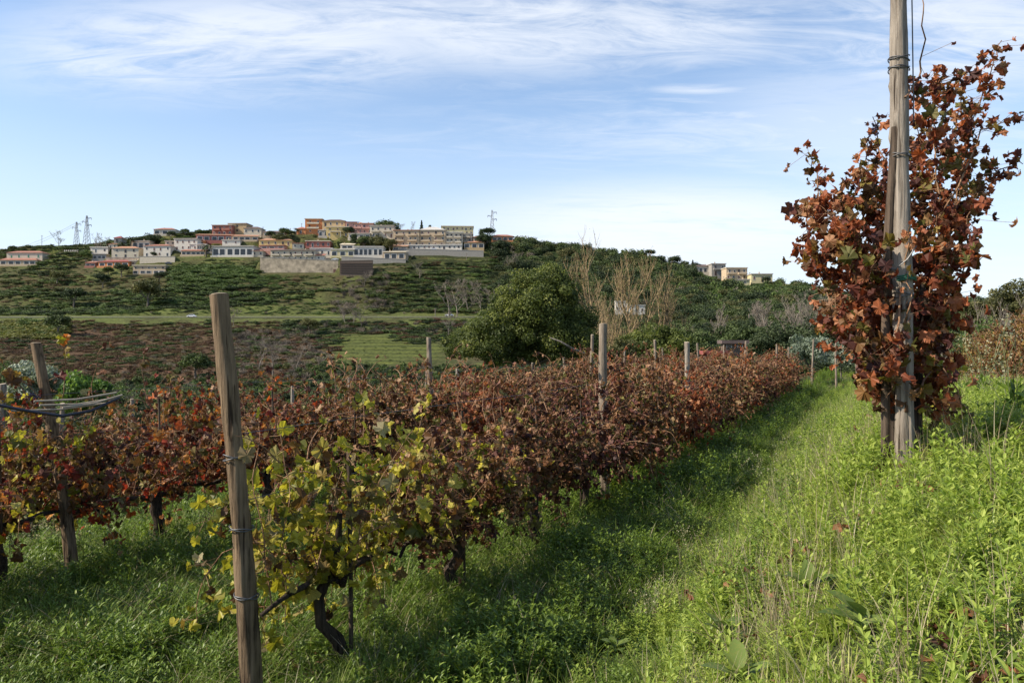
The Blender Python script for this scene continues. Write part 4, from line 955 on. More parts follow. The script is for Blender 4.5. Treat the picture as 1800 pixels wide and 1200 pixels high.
# a patch of ground beside and behind the camera
r_ = np.random.default_rng(5); x = np.r_[x, r_.uniform(-3, 4, 1500)]; y = np.r_[y, r_.uniform(-1.5, 1.2, 1500)]
u, t = row_uv(x, y)
keep = (u > -11) & ~((np.abs(u) < 30) & (y > 36) & (u < 0)) & (np.hypot(x, y) > .55)
for q in DPOS: keep &= np.hypot(x-q[2], y-q[3]) > .16
x, y, u, t = x[keep], y[keep], u[keep], t[keep]; n = len(x); z = height(x, y)
r_ = np.random.default_rng(6); nz = fbm(x*.8, y*.8, 41); nz2 = fbm(x*1.7, y*1.7, 43); rv = r_.random(n)
idx = np.zeros(n, int)
under = (u < 1.25)
bankm = u > 2.0; pathm = ~under & ~bankm
def pick(mask, opts, w): idx[mask] = r_.choice(opts, mask.sum(), p=np.array(w)/sum(w))
pick(under & (nz > .5), [5, 6, 10, 7, 0], [5, 4, 2, 1.2, 1]); pick(under & (nz <= .5), [0, 1, 5, 6, 4], [3, 3, 2, 2, 2])
pick(pathm & (nz2 > .45), [1, 0, 6, 5], [1, 3, 3, 3]); pick(pathm & (nz2 <= .45), [0, 1, 5, 9, 6], [3, 1.5, 3, .12, 2])
pick(bankm & (nz2 > .48), [7, 8, 2, 11, 9, 3], [6, 6, 1.2, 2.5, .12, .6]); pick(bankm & (nz2 <= .48), [2, 3, 11, 8, 9, 7], [2.2, .6, 4, 4, .12, 4])
edge = (u > 1.45) & (u < 2.5) & (nz2 > .38); pick(edge, [9, 3, 7, 11, 8, 5], [.35, .8, 4, 3, 4, 1.5]); left = (u < -1.2) & (y < 9) & (nz2 > .42); pick(left, [1, 0, 3, 5, 10], [5, 2, 1, 2, 1])
patch = (fbm(x*1.5, y*1.5, 90) > .63) & (u > 1.5); idx[patch & (r_.random(n) < .28)] = 9; idx[patch & (r_.random(n) < .12)] = 12
idx[(r_.random(n) < .06) & (u < 1.6)] = 12
sz = np.clip(.75+.6*nz, .8, 1.4)*r_.uniform(.7, 1.25, n)*np.interp(y, [0, 3, 8, 16, 40, 60], [.6, .8, 1.0, 1.2, 1.7, 2.2])
sz[pathm] *= .8
sz *= np.where(bankm & (y > 20), .8, 1.0)
hs = sz*np.interp(y, [0, 10, 40], [1, 1, .75])
gn_scatter('grass', np.c_[x, y, z-.015], np.c_[r_.normal(size=n)*.08, r_.normal(size=n)*.08, r_.random(n)*2*PI], np.c_[sz, sz, hs], idx, gcoll, 'lush green grass and leafy weeds covering the vineyard floor and the bank')

# dock plants with broad leaves
DOCK = (np.array([(0, 0, 0), (.10, .12, .03), (-.10, .12, .03), (.19, .4, .05), (-.19, .4, .05), (.15, .72, .0), (-.15, .72, .0), (0, 1, -.15), (0, .4, 0), (0, .72, -.05), (0, .12, 0)], float),
        np.array([(0, 1, 10), (0, 10, 2), (1, 3, 8), (1, 8, 10), (2, 10, 8), (2, 8, 4), (3, 5, 9), (3, 9, 8), (4, 8, 9), (4, 9, 6), (5, 7, 9), (6, 9, 7)]))
db = MB(); db.add(*DOCK); dock_me = db.mesh('leaf', M['dock'], True)
for (i, lab, dx_, dy_, dz_) in DPOS:
    o = empty('dock_plant', (dx_, dy_, dz_)); tag(o, lab, 'weed', 'dock plants'); rr = random.Random(i)
    for q in range(8):
        l = link('leaf', dock_me, o); l.rotation_euler = (rr.uniform(.25, .95), 0, q*.85+rr.uniform(-.3, .3)); s_ = rr.uniform(.09, .155)*(.85 if i > 3 else 1.0); l.scale = (s_*1.3, s_, s_); l.location = (0, 0, rr.uniform(.07, .13))
# fleabane / dry seed heads
def fleabane(seed, h, n=7, heads=22):
    r_ = np.random.default_rng(seed); st = MB(); hd = MB()
    for i in range(n):
        c = wander((r_.normal()*.03, r_.normal()*.03, 0), (r_.normal()*.3, r_.normal()*.3, 1), h*r_.uniform(.7, 1.05), .06, .06, .05, r_)
        tube(st, c, np.linspace(.0028, .001, len(c)), 4, cap=False)
        for q in range(5):
            b0 = c[-1-q % 4]; s = wander(b0, (r_.normal()*.6, r_.normal()*.6, 1), .10, .03, .1, 0, r_); tube(st, s, .0009, 3, cap=False)
            m_ = heads//4; ps = s[-1]+r_.normal(size=(m_, 3))*.012
            scatter(hd, np.array([(0, 0, 0), (.5, .5, .1), (0, 1, 0), (-.5, .5, .1)], float), np.array([(0, 1, 2, 3)]), ps, rot_mats(m_, r_, (0, 0, 1), .8), np.full((m_, 3), .011), r_.random(m_))
        m_ = 14; ps = along(c[:max(3, len(c)*2//3)], r_, m_); scatter(st, *LANCE, ps, rot_mats(m_, r_, (0, 0, .7), .9), np.full((m_, 3), .05), r_.random(m_), 1)
    return st, hd
fl = [(fleabane(i+50, .42)) for i in range(3)]; fl = [(a.mesh('stem', [M['stem_green'], M['weed']]), b_.mesh('flower_head', M['seed'])) for a, b_ in fl]
for i, (px_, py_, lab, sc_) in enumerate([(1120, 1120, 'pale headed fleabane at the bank edge, lowest in the photo', 1), (1210, 1010, 'fleabane with cream seed heads in the shade of the path', 1), (1360, 910, 'fleabane cluster leaning over the bank edge', 1.2), (1340, 870, 'pale plume weed on the bank edge, left one', 1.3), (1395, 850, 'pale plume weed on the bank edge under the vine', 1.3), (1425, 770, 'cream seed heads in the distance on the bank edge', 1.2), (30, 1010, 'grey green seeding weed below the left vine', 1.5), (105, 1010, 'brownish seeding weed below the leaning post', 1.5), (900, 960, 'pale bushy weed under the front row', 1.0), (1440, 820, 'straw coloured tall weed before the tall vine', 1.3), (1720, 720, 'grey weed right of the tall post on the terrace', 2.2), (1770, 760, 'feathery weed near the right edge', 2.0)]):
    a = (px_-900)/F; e_ = (HOR-py_)/F; dd = np.linspace(1.2, 25, 600); gg = height(a*dd, dd); k_ = np.argmin(np.abs(gg-(H+e_*dd))); d = dd[k_]
    o = empty('flowering_weed', (a*d, d, float(gg[k_])), i*1.3); o.scale = (sc_,)*3; tag(o, lab, 'weed', 'seeding weeds')
    link('stem', fl[i % 3][0], o); link('flower_head', fl[i % 3][1], o)['kind'] = 'stuff'
# dry stalks
for i, (px_, py_, n_, h_, lab) in enumerate([(1290, 1150, 22, .34, 'tuft of straw coloured dry stalks on the bank at lower centre right'), (1380, 980, 16, .3, 'dry grass stalks in the middle of the bank'), (1150, 1180, 12, .2, 'flattened brown dead grass at the foot of the bank'), (1330, 900, 14, .35, 'dry pale grass on the bank edge'), (630, 1190, 9, .5, 'thin upright seeding grass right of the crooked trunk'), (1520, 840, 10, .4, 'brown dry dock stalk leaning left of the tall post')]):
    a = (px_-900)/F; e_ = (HOR-py_)/F; dd = np.linspace(1.2, 12, 300); gg = height(a*dd, dd); k_ = np.argmin(np.abs(gg-(H+e_*dd))); d = dd[k_]
    rr = np.random.default_rng(900+i); mb = MB()
    for q in range(n_):
        c = wander((rr.normal()*.06, rr.normal()*.06, 0), (rr.normal()*.35-.1, rr.normal()*.3, 1), h_*rr.uniform(.6, 1.1), .04, .05, .25, rr)
        tube(mb, c, np.linspace(.0022, .0008, len(c)), 3, 0, rr.random(), cap=False)
    tag(mb.build('dry_grass_tuft', M['dry'], None, (a*d, d, float(gg[k_])-.02)), lab, 'dry grass', 'dry grass tufts')

# ------------------------------------------------------------------ trees and shrubs
QUAD = (np.array([(0, 0, 0), (.5, .45, .08), (0, 1, 0), (-.5, .45, .08)], float), np.array([(0, 1, 2, 3)]))
def crown_mb(seed, rx, ry, rz, nclump, nleaf, lsize, cz, clump=.30, flat=.0, fill_=.35, shape=None):
    r_ = np.random.default_rng(seed); mb = MB()
    d = r_.normal(size=(nclump, 3)); d /= np.linalg.norm(d, axis=1)[:, None]; d[:, 2] = np.where(d[:, 2] < -.5, -d[:, 2]*.6, d[:, 2])
    rad = (fill_+(1-fill_)*r_.random(nclump)**.6)*.82
    ctr = d*rad[:, None]*np.array([rx, ry, rz]) + np.array([0, 0, cz])
    if shape is not None: ctr = shape(ctr, r_)
    cr = clump*r_.uniform(.65, 1.25, nclump)*min(rx, rz)
    per = max(3, nleaf//nclump)
    dd = r_.normal(size=(nclump*per, 3)); dd /= np.linalg.norm(dd, axis=1)[:, None]
    rr = .55+.5*r_.random(nclump*per)**.7
    idxc = np.repeat(np.arange(nclump), per)
    pos = ctr[idxc] + dd*(rr*cr[idxc])[:, None]*np.array([1, 1, .8])
    n = len(pos); z = dd*.9 + r_.normal(size=(n, 3))*.5; z /= np.linalg.norm(z, axis=1)[:, None]
    y = r_.normal(size=(n, 3)); y -= (y*z).sum(1)[:, None]*z; y /= np.linalg.norm(y, axis=1)[:, None]
    R = np.stack([np.cross(y, z), y, z], -1)
    scatter(mb, *QUAD, pos, R, np.repeat((lsize*r_.uniform(.6, 1.4, n))[:, None], 3, 1), np.clip(.25*r_.random(n)+.75*r_.random(nclump)[idxc], 0, 1)*.98)
    return mb, ctr
def trunk_to(ctr, seed, h0, r0, n=8, sides=6):
    r_ = np.random.default_rng(seed); mb = MB(); top = np.array([0, 0, h0])
    tube(mb, [(0, 0, -1.0), (.03*h0, 0, h0*.5), top], [r0*1.2, r0, r0*.75], sides)
    for c in ctr[r_.permutation(len(ctr))[:n]]:
        m_ = (top+c)/2 + r_.normal(size=3)*.06*np.linalg.norm(c-top); tube(mb, [top, m_, c], [r0*.5, r0*.3, r0*.12], max(4, sides-2))
    return mb
def bare_mb(seed, h, spread=.35, levels=3, r0=.10, nb=4, up=.6, start=.25, twig=.010):
    r_ = np.random.default_rng(seed); mb = MB()
    def grow(p, d, L_, r, lev):
        n = 5; path = [np.array(p)]; dd = np.array(d, float)
        for i in range(n):
            dd = dd + r_.normal(size=3)*.10; dd[2] += up*.12; dd /= np.linalg.norm(dd); path.append(path[-1]+dd*L_/n)
        path = np.array(path); tube(mb, path, np.linspace(r, max(twig, r*.45), n+1), 5 if lev == 0 else (4 if lev == 1 else 3), cap=False)
        if lev < levels:
            for k in range(nb+(1 if lev else 2)):
                f = r_.uniform(start if lev == 0 else .2, 1.0); i = min(n-1, int(f*n)); q = path[i]*(1-(f*n-i))+path[i+1]*(f*n-i)
                az = r_.random()*2*PI; nd = np.array([math.cos(az)*spread*2, math.sin(az)*spread*2, up]) + dd*.6
                grow(q, nd/np.linalg.norm(nd), L_*r_.uniform(.38, .62), max(twig, r*.45), lev+1)
    grow((0, 0, -.06 if h < 1.2 else (-.5 if h < 8 else -1)), (r_.normal()*.08, r_.normal()*.08, 1), h*.72, r0, 0)
    return mb
def at_hill(px, py):
    d = solve(px, max(py, float(ridge(px))+.3)); x = (px-900)/F*d; return x, d, gz(x, d)

# the big acacia
LOBES = [(0, -.8, .35, .62), (1.0, .2, .2, .6), (-1.6, -.2, -.1, .55), (2.0, -.5, -.35, .5), (.3, 0, .95, .55), (1.7, -.2, .75, .42), (-1.2, 0, .55, .50), (2.6, 0, .1, .42), (-2.4, -.3, -.1, .45), (-3.5, 0, -.55, .38), (.9, -.9, .0, .5), (-.9, -1.0, -.35, .5), (2.9, -.3, -.65, .42), (1.6, -1.2, -.6, .42), (-2.2, -.9, -.9, .45), (-.2, .3, 1.15, .30), (1.1, 0, 1.2, .28)]
def acacia_shape(c, r_):
    hz_ = (top_z-bot_z)*.5; k = r_.integers(0, len(LOBES), len(c)); L_ = np.array(LOBES)[k]; d_ = r_.normal(size=(len(c), 3)); d_ /= np.linalg.norm(d_, axis=1)[:, None]
    return np.c_[L_[:, 0], L_[:, 1], (top_z+bot_z)*.5+L_[:, 2]*hz_*.72] + d_*(L_[:, 3]*2.3*r_.uniform(.6, 1.0, len(c)))[:, None]*np.array([1, 1, .62])
d = 44; ax = (935-900)/F*d; az_ = gz(ax, d)
root = empty('acacia_tree', (ax, d, az_)); tag(root, 'large rounded acacia with feathery yellow green crown beyond the vine rows', 'tree')
top_z = (H+(HOR-478)/F*d)-az_; bot_z = (H+(HOR-652)/F*d)-az_
cmb, ctr = crown_mb(71, 4.3, 3.0, (top_z-bot_z)*.53, 340, 125000, .085, (top_z+bot_z)*.5-.1, .20, fill_=.5, shape=acacia_shape)
cmb2, ctr2 = crown_mb(72, 2.3, 2.0, 1.35, 66, 26000, .085, bot_z+1.4, .34, fill_=.4)
sh = MB(); sh.v = cmb.v; 
for v_ in cmb2.v: v_[:, 0] -= 2.9
for v_, l_, t_, a_, m_ in zip(cmb2.v, cmb2.loops, cmb2.tot, cmb2.a, cmb2.m):
    cmb.v.append(v_); cmb.loops.append(l_+cmb.n); cmb.tot.append(t_); cmb.a.append(a_); cmb.m.append(m_)
cmb.n += cmb2.n
cmb3, _ = crown_mb(73, 3.6, 2.3, 1.1, 80, 30000, .085, bot_z+1.0, .36, fill_=.4)
for v_, l_, t_, a_, m_ in zip(cmb3.v, cmb3.loops, cmb3.tot, cmb3.a, cmb3.m):
    v_[:, 0] += .6; cmb.v.append(v_); cmb.loops.append(l_+cmb.n); cmb.tot.append(t_); cmb.a.append(a_); cmb.m.append(m_)
cmb.n += cmb3.n
cmb.build('crown', M['mimosa'], root)
trunk_to(ctr, 5, bot_z+.3, .16, 14).build('trunk', M['tree_bark'], root, smooth=True)
k = MB(); q0 = P(1005, 612, d-2.9)-root.location; q1 = P(985, 600, d-3.0)-root.location; q2 = P(966, 593, d-2.9)-root.location; q3 = P(1030, 622, d-2)-root.location
tube(k, [q3, q0, q1, q2], [.05, .06, .045, .02], 7); k.build('limb', M['pale_bark'], root, smooth=True)

def leafy(name, px, pyt, pyb, wpx, d, mt, seed, label, cat='tree', group=None, nleaf=9000, lsize=None, ncl=None, clump=.33, trunk=True):
    x = (px-900)/F*d; z = gz(x, d); zt = H+(HOR-pyt)/F*d-z; zb = max(H+(HOR-pyb)/F*d-z, -.5); rx = wpx/F*d/2; rz = (zt-zb)/2
    root = empty(name, (x, d, z)); tag(root, label, cat, group)
    lsize = lsize or max(.05, d*.0022)
    mb_, ct = crown_mb(seed, rx, rx*.9, rz, ncl or 40, nleaf, lsize, (zt+zb)/2, clump)
    mb_.build('crown', mt, root)
    if trunk: trunk_to(ct, seed, max(.3, zb+.3*rz), max(.04, rx*.05), 5).build('trunk', M['tree_bark'], root, smooth=True)
    return root
leafy('shrub', 1150, 566, 650, 150, 62, M['mimosa'], 81, 'yellow green acacia shrub in front of the bare poplars', 'shrub', nleaf=14000, ncl=60)
leafy('shrub', 1215, 572, 660, 110, 66, M['crown_mid'], 82, 'mid green shrub right of the acacia shrub', 'shrub', nleaf=9000)
leafy('shrub', 1085, 590, 670, 90, 58, M['crown_olive'], 83, 'dull olive shrub between the acacia and the poplars', 'shrub', nleaf=8000)
leafy('shrub', 1265, 590, 660, 80, 75, M['crown_dark'], 84, 'dark shrub left of the brown shed', 'shrub', nleaf=7000)
leafy('shrub', 1370, 560, 660, 120, 70, M['crown_dark'], 85, 'broad dark shrub behind the right part of the rows', 'shrub', nleaf=9000)
leafy('shrub', 1300, 560, 640, 100, 85, M['crown_mid'], 87, 'green shrub behind the brown shed', 'shrub', nleaf=9000)
leafy('olive_tree', 1425, 582, 660, 92, 42, M['crown_silver'], 86, 'silvery olive tree near the far end of the front row', nleaf=9000, clump=.3, lsize=.09)
leafy('olive_tree', 1478, 596, 660, 60, 46, M['crown_silver'], 88, 'small silvery olive beside the lone pole', nleaf=5000, lsize=.09)
leafy('shrub', 1460, 545, 665, 130, 60, M['crown_dark'], 89, 'tall dark shrub behind the small olive', 'shrub', nleaf=9000)
leafy('shrub', 1540, 600, 680, 120, 50, M['crown_dark'], 90, 'dark undergrowth behind the tall vine', 'shrub', nleaf=8000)
leafy('shrub', 1650, 590, 680, 110, 46, M['crown_dark'], 91, 'dark ivy clad shrub right of the tall vine', 'shrub', nleaf=8000)
leafy('shrub', 1735, 560, 680, 110, 42, M['crown_green'], 92, 'green ivy mass below the bare trees at right', 'shrub', nleaf=9000)
leafy('shrub', 1330, 640, 672, 60, 47, M['crown_silver'], 95, 'small grey bush on the far side of the rows', 'shrub', nleaf=3000)
leafy('tree', 1782, 486, 600, 110, 44, M['crown_olive'], 93, 'dull olive evergreen at the right edge of the photo', nleaf=12000, ncl=60, clump=.25)
leafy('tree', 1725, 516, 590, 80, 46, M['crown_olive'], 94, 'smaller olive green tree left of the right edge evergreen', nleaf=7000, clump=.25)
leafy('olive_tree', 62, 628, 730, 110, 17, M['crown_silver'], 96, 'silver leaved shrub behind the left posts', nleaf=8000, lsize=.05)
leafy('shrub', 150, 652, 740, 110, 16, M['crown_lime'], 97, 'bright green leafy bush behind the forked post', 'shrub', nleaf=6000, lsize=.06)
leafy('shrub', 15, 640, 740, 90, 19, M['crown_mid'], 98, 'dull green bush at the left edge', 'shrub', nleaf=5000, lsize=.06)
def bare(name, px, pyt, pyb, d, mt, seed, label, group=None, spread=.35, levels=3, nb=4, up=.6, r0=None, z=None, start=.25, leaves=0, lm=None, twig=None):
    x = (px-900)/F*d; z = gz(x, d) if z is None else z; h = (H+(HOR-pyt)/F*d)-z
    root = empty(name, (x, d, z)); tag(root, label, 'tree', group)
    mb_ = bare_mb(seed, max(1.5, h*(.90 if name == 'poplar' else .92)), spread, levels, r0 or h*.014, nb, up, start, twig or d*.00013)
    mb_.build('trunk', mt, root, smooth=True)
    if leaves:
        v = np.concatenate(mb_.v); r_ = np.random.default_rng(seed); q = v[v[:, 2] > h*.15]; q = q[r_.integers(0, len(q), leaves)] + r_.normal(size=(leaves, 3))*.12
        f = MB(); scatter(f, *QUAD, q, rot_mats(leaves, r_), np.repeat(r_.uniform(.05, .12, leaves)[:, None], 3, 1), r_.random(leaves)); o = f.build('foliage', lm, root); o['kind'] = 'stuff'
    return root
for i, (px, pyt, lab) in enumerate([(1078, 425, 'leftmost tall bare poplar with pale trunk'), (1128, 440, 'bare golden poplar in the middle of its group'), (1160, 442, 'rightmost tall poplar of the bare group'), (1100, 470, 'shorter bare poplar with gold twigs between the tall ones')]):
    bare('poplar', px, pyt, 640, 66+i*3, M['twig_yellow'], 140+i, lab, 'bare poplars', .34, 3, 6, .7, start=.15, twig=.008, leaves=900, lm=M['crown_yellow'])
bare('bare_tree', 1063, 500, 640, 60, M['twig_yellow'], 150, 'small bare golden tree at the right flank of the acacia', None, .3, 3, 5, .8)
for i, (px, pyt, d) in enumerate([(1360, 508, 250), (1385, 500, 235), (1410, 502, 225), (1437, 505, 215), (1340, 522, 262)]):
    bare('bare_tree', px, pyt, 560, d, M['pale_bark'], 160+i, f'grey leafless tree in the thicket at right, {ORD[i]} of five', 'grey thicket trees', .5, 4, 4, .7, start=.08, twig=.03)
for i, (px, pyt, d) in enumerate([(1670, 560, 44), (1700, 545, 45), (1722, 530, 44), (1752, 510, 43), (1775, 525, 42), (1798, 520, 41), (1812, 505, 43)]):
    bare('bare_tree', px, pyt, 650, d, M['pale_bark'], 170+i, f'pale leafless tree over the right hand vines, {ORD[i]} from the left', 'pale bare trees at right', .32, 3, 4, .8, start=.2)
bare('bare_tree', 1285, 545, 600, 100, M['pale_bark'], 181, 'pale bare tree above the brown shed', None, .3, 4, 4, .9)

# ------------------------------------------------------------------ houses
win_b = MB(); box(win_b, -.5, .5, -.07, .03, -.06, 0, 1); box(win_b, -.5, -.42, -.05, .03, 0, 1, 1); box(win_b, .42, .5, -.05, .03, 0, 1, 1); box(win_b, -.42, .42, -.05, .03, .93, 1, 1); box(win_b, -.42, .42, -.015, .02, 0, .93, 0)
win_me = win_b.mesh('window', [M['pane'], M['frame_white']])
def variant(me_, m0, m1):
    c = me_.copy(); c.materials[0] = m0; c.materials[1] = m1; return c
win_sh = variant(win_me, M['shutter'], M['frame_white']); win_gr = variant(win_me, M['shutter_green'], M['frame_white']); win_open = variant(win_me, M['pane'], M['shutter'])
rh = random.Random(12)
def house(spec, d):
    lab, p0, p1, pe, pb, ns, wall, roof, rc, dep, cols_, ex = spec
    w = (p1-p0)/F*d; hgt = (pb-pe)/F*d; pm = (p0+p1)/2; x = (pm-900)/F*d; z = H+(HOR-pb)/F*d
    root = empty('house', (x, d, z)); tag(root, lab, 'house', 'houses of the hill village'); root.rotation_euler = (0, 0, rh.uniform(-.10, .10))
    k = MB(); box(k, -w/2, w/2, 0, dep, -5, hgt); k.build('wall', W[wall], root)
    k = MB(); o_ = .55
    if roof == 'flat': box(k, -w/2-.35, w/2+.35, -o_, dep+.3, hgt+.003, hgt+.45)
    elif roof == 'shed':
        k.add([(-w/2-.4, -.7, hgt-.05), (w/2+.4, -.7, hgt-.05), (w/2+.4, dep+.3, hgt+1.5), (-w/2-.4, dep+.3, hgt+1.5), (-w/2-.4, -.7, hgt+.15), (w/2+.4, -.7, hgt+.15), (w/2+.4, dep+.3, hgt+1.7), (-w/2-.4, dep+.3, hgt+1.7)], [(0,3,2,1),(4,5,6,7),(0,1,5,4),(1,2,6,5),(2,3,7,6),(3,0,4,7)])
    elif roof == 'gable':
        r2 = hgt+2.0; k.add([(-w/2-.5, -o_, hgt), (w/2+.5, -o_, hgt), (w/2+.5, dep+.4, hgt), (-w/2-.5, dep+.4, hgt), (-w*.12, -o_+1, r2), (w*.12, -o_+1, r2), (w*.12, dep, r2), (-w*.12, dep, r2)], [(0,3,2,1),(4,5,6,7),(0,1,5,4),(1,2,6,5),(2,3,7,6),(3,0,4,7)])
    else:
        rg = min(1.6, hgt*.35+.4); m_ = min(w, dep)*.42
        k.add([(-w/2-.5, -o_, hgt), (w/2+.5, -o_, hgt), (w/2+.5, dep+.4, hgt), (-w/2-.5, dep+.4, hgt), (-w/2+m_, dep*.45, hgt+rg), (w/2-m_, dep*.45, hgt+rg), (w/2-m_, dep*.55, hgt+rg), (-w/2+m_, dep*.55, hgt+rg)], [(0,3,2,1),(4,5,6,7),(0,1,5,4),(1,2,6,5),(2,3,7,6),(3,0,4,7)])
    rf = k.build('roof', RM[rc], root)
    if ex == 'chimney' or rh.random() < .35:
        k = MB(); cx = rh.uniform(-.3, .3)*w; box(k, cx-.3, cx+.3, dep*.4, dep*.4+.6, hgt+.1, hgt+(2.6 if ex == 'chimney' else 1.7)); k.build('chimney', W['white' if ex == 'chimney' else 'tan'], rf)
    fh = hgt/ns
    for f in range(ns):
        rec = ex in ('balcony', 'slabs') and f >= 1 or (ex == 'balcony' and ns == 1)
        for c in range(cols_):
            cx = -w/2 + w*(c+.5+rh.uniform(-.12, .12))/cols_; cw = w/cols_
            big = ex in ('openings', 'glass') and f == 0
            if big: ww, wh, z0 = min(cw*.78, 3.4) if ex == 'openings' else cw*.86, fh*.66, fh*.12
            else:
                door = rh.random() < .3; ww, wh = min(cw*.5, 1.2), (fh*.62 if door else fh*.42); z0 = fh*(.08 if door else .32)
            me_ = win_me if big else (win_gr if ex == 'green' else win_sh if ex == 'shutter' else rh.choice([win_me, win_open, win_sh, win_me]))
            o = link('window', me_, root, (cx, -.001, f*fh+z0)); o.scale = (ww, 1.6, wh)
        if rec:
            k = MB(); n_ = max(1, cols_//2)
            for q in range(n_):
                c0 = -w/2+w*(q+.12)/n_; c1 = -w/2+w*(q+.82)/n_
                box(k, c0, c1, -1.3, -.003, f*fh-.12, f*fh+.05); box(k, c0, c1, -1.3, -1.2, f*fh+.053, f*fh+.9); box(k, c0, c0+.1, -1.197, -.003, f*fh+.053, f*fh+.9); box(k, c1-.1, c1, -1.197, -.003, f*fh+.053, f*fh+.9)
            k.build('balcony', RM['cream'] if ex == 'slabs' else W[wall], root)
    # one window in the left gable end, which the camera partly sees
    if pm > 200:
        o = link('window', win_me, root, (-w/2-.001, dep*.5, fh*.35)); o.rotation_euler = (0, 0, -PI/2); o.scale = (1.1, 1.6, min(1.3, fh*.5))
    if ex == 'porch':
        k = MB(); box(k, -w*.32, w*.16, -1.8, -.003, fh*.9, fh*1.02); box(k, -w*.32, -w*.32+.25, -1.8, -1.55, -2, fh*.897); box(k, w*.16-.25, w*.16, -1.8, -1.55, -2, fh*.897); k.build('porch', W['white'], root)
    if ex == 'glass':
        k = MB(); box(k, -w/2-.3, w/2+.1, -1.8, -1.6, -.9, .35); box(k, -w/2-.3, w/2+.1, -1.597, -.003, -.9, -.7); k.build('parapet', W['white'], root)
    if ex == 'openings' and ns == 1:
        k = MB(); box(k, -w/2, w/2, -1.7, -1.55, -1.6, .5)
        k.build('parapet', W[wall], root)
    return root
for h_, d_ in zip(HOUSES, HD): house(h_, d_)
for w_, d_ in zip(WALLS, WD):
    lab, a0, t0, b0, a1, t1, b1, wm_ = w_; k = MB(); x0 = (a0-900)/F*d_; x1 = (a1-900)/F*d_
    zz = [H+(HOR-q)/F*d_ for q in (t0, t1, b0, b1)]
    k.add([(x0, d_, zz[2]-4), (x1, d_, zz[3]-4), (x1, d_+.8, zz[3]-4), (x0, d_+.8, zz[2]-4), (x0, d_, zz[0]), (x1, d_, zz[1]), (x1, d_+.8, zz[1]), (x0, d_+.8, zz[0])], [(0,3,2,1),(4,5,6,7),(0,1,5,4),(1,2,6,5),(2,3,7,6),(3,0,4,7)])
    cp = MB(); cp.add([(x0-.1, d_-.12, zz[0]+.003), (x1+.1, d_-.12, zz[1]+.003), (x1+.1, d_+.9, zz[1]+.003), (x0-.1, d_+.9, zz[0]+.003), (x0-.1, d_-.12, zz[0]+.25), (x1+.1, d_-.12, zz[1]+.25), (x1+.1, d_+.9, zz[1]+.25), (x0-.1, d_+.9, zz[0]+.25)], [(0,3,2,1),(4,5,6,7),(0,1,5,4),(1,2,6,5),(2,3,7,6),(3,0,4,7)])
    mt_ = plain('stained_concrete', (.42,.34,.235), .9, .5, .5) if wm_ == 'beige' else W[wm_]
    root = empty('retaining_wall', (0, 0, 0)); k.build('wall_face', mt_, root); cp.build('coping', RM['slab'] if wm_ != 'brown' else W['brown'], root); tag(root, lab, 'wall')
    if wm_ == 'brown':
        for q in range(1, 6):
            f = q/6; g_ = MB(); za = zz[0]*(1-f)+zz[2]*f; zb_ = zz[1]*(1-f)+zz[3]*f
            g_.add([(x0, d_-.35, za-.12), (x1, d_-.35, zb_-.12), (x1, d_-.003, zb_-.12), (x0, d_-.003, za-.12), (x0, d_-.35, za+.05), (x1, d_-.35, zb_+.05), (x1, d_-.003, zb_+.05), (x0, d_-.003, za+.05)], [(0,3,2,1),(4,5,6,7),(0,1,5,4),(1,2,6,5),(2,3,7,6),(3,0,4,7)]); g_.build('ledge', W['brown'], root)
    if wm_ == 'beige' and a0 == 457:
        g_ = MB(); xx = (588-900)/F*d_; z_ = H+(HOR-478)/F*d_; box(g_, xx-.7, xx+.7, d_-.08, d_-.003, z_-.2, z_+1.7); g_.build('door', M['shutter'], root)

# white buildings among the trees and small structures
def small_house(px0, px1, pe, pb, d, wall, roofm, lab, hgt_extra=0, name='house', cols_=3):
    w = (px1-px0)/F*d; hh = (pb-pe)/F*d; root = empty(name, (((px0+px1)/2-900)/F*d, d, H+(HOR-pb)/F*d)); tag(root, lab, 'house' if name == 'house' else 'shed')
    k = MB(); box(k, -w/2, w/2, 0, w*.5, -6, hh); k.build('wall', wall, root)
    k = MB(); box(k, -w/2-.2, w/2+.2, -.3, w*.5+.2, hh+.003, hh+.25); k.build('roof', roofm, root)
    for c in range(cols_):
        o = link('window', win_me, root, (-w/2+w*(c+.5)/cols_, -.001, hh*.35)); o.scale = (min(1.2, w/cols_*.5), 1, min(1.3, hh*.4))
small_house(1082, 1104, 530, 552, solve(1093, 552), W['white'], RM['white'], 'white boxy house glimpsed behind the bare poplars')
small_house(1104, 1134, 537, 552, solve(1119, 552)+2, W['white'], RM['white'], 'low white annex right of the boxy white house')
small_house(1272, 1310, 604, 614, 56, W['brown'], RM['brown'], 'small brown shed beyond the vine rows', name='shed', cols_=2)
small_house(1240, 1275, 623, 634, 52, W['brown'], RM['darkred'], 'low dark red shed roof just above the rows', name='shed', cols_=1)
small_house(1683, 1716, 527, 538, solve(1700, 541), W['white'], RM['tile'], 'distant white building with red roof right of the tall vine')
o = empty('pole_frame', (0, 0, 0)); tag(o, 'pale frame of upright poles before the wooded slope at right', 'frame')
for i in range(7):
    k = MB(); dq = solve(1326, 566); tube(k, [P(1317+i*3.2, 572, dq), P(1317+i*3.2, 549+abs(i-3)*.8, dq)], .22, 5); k.build('pole', M['pale_bark'], o)

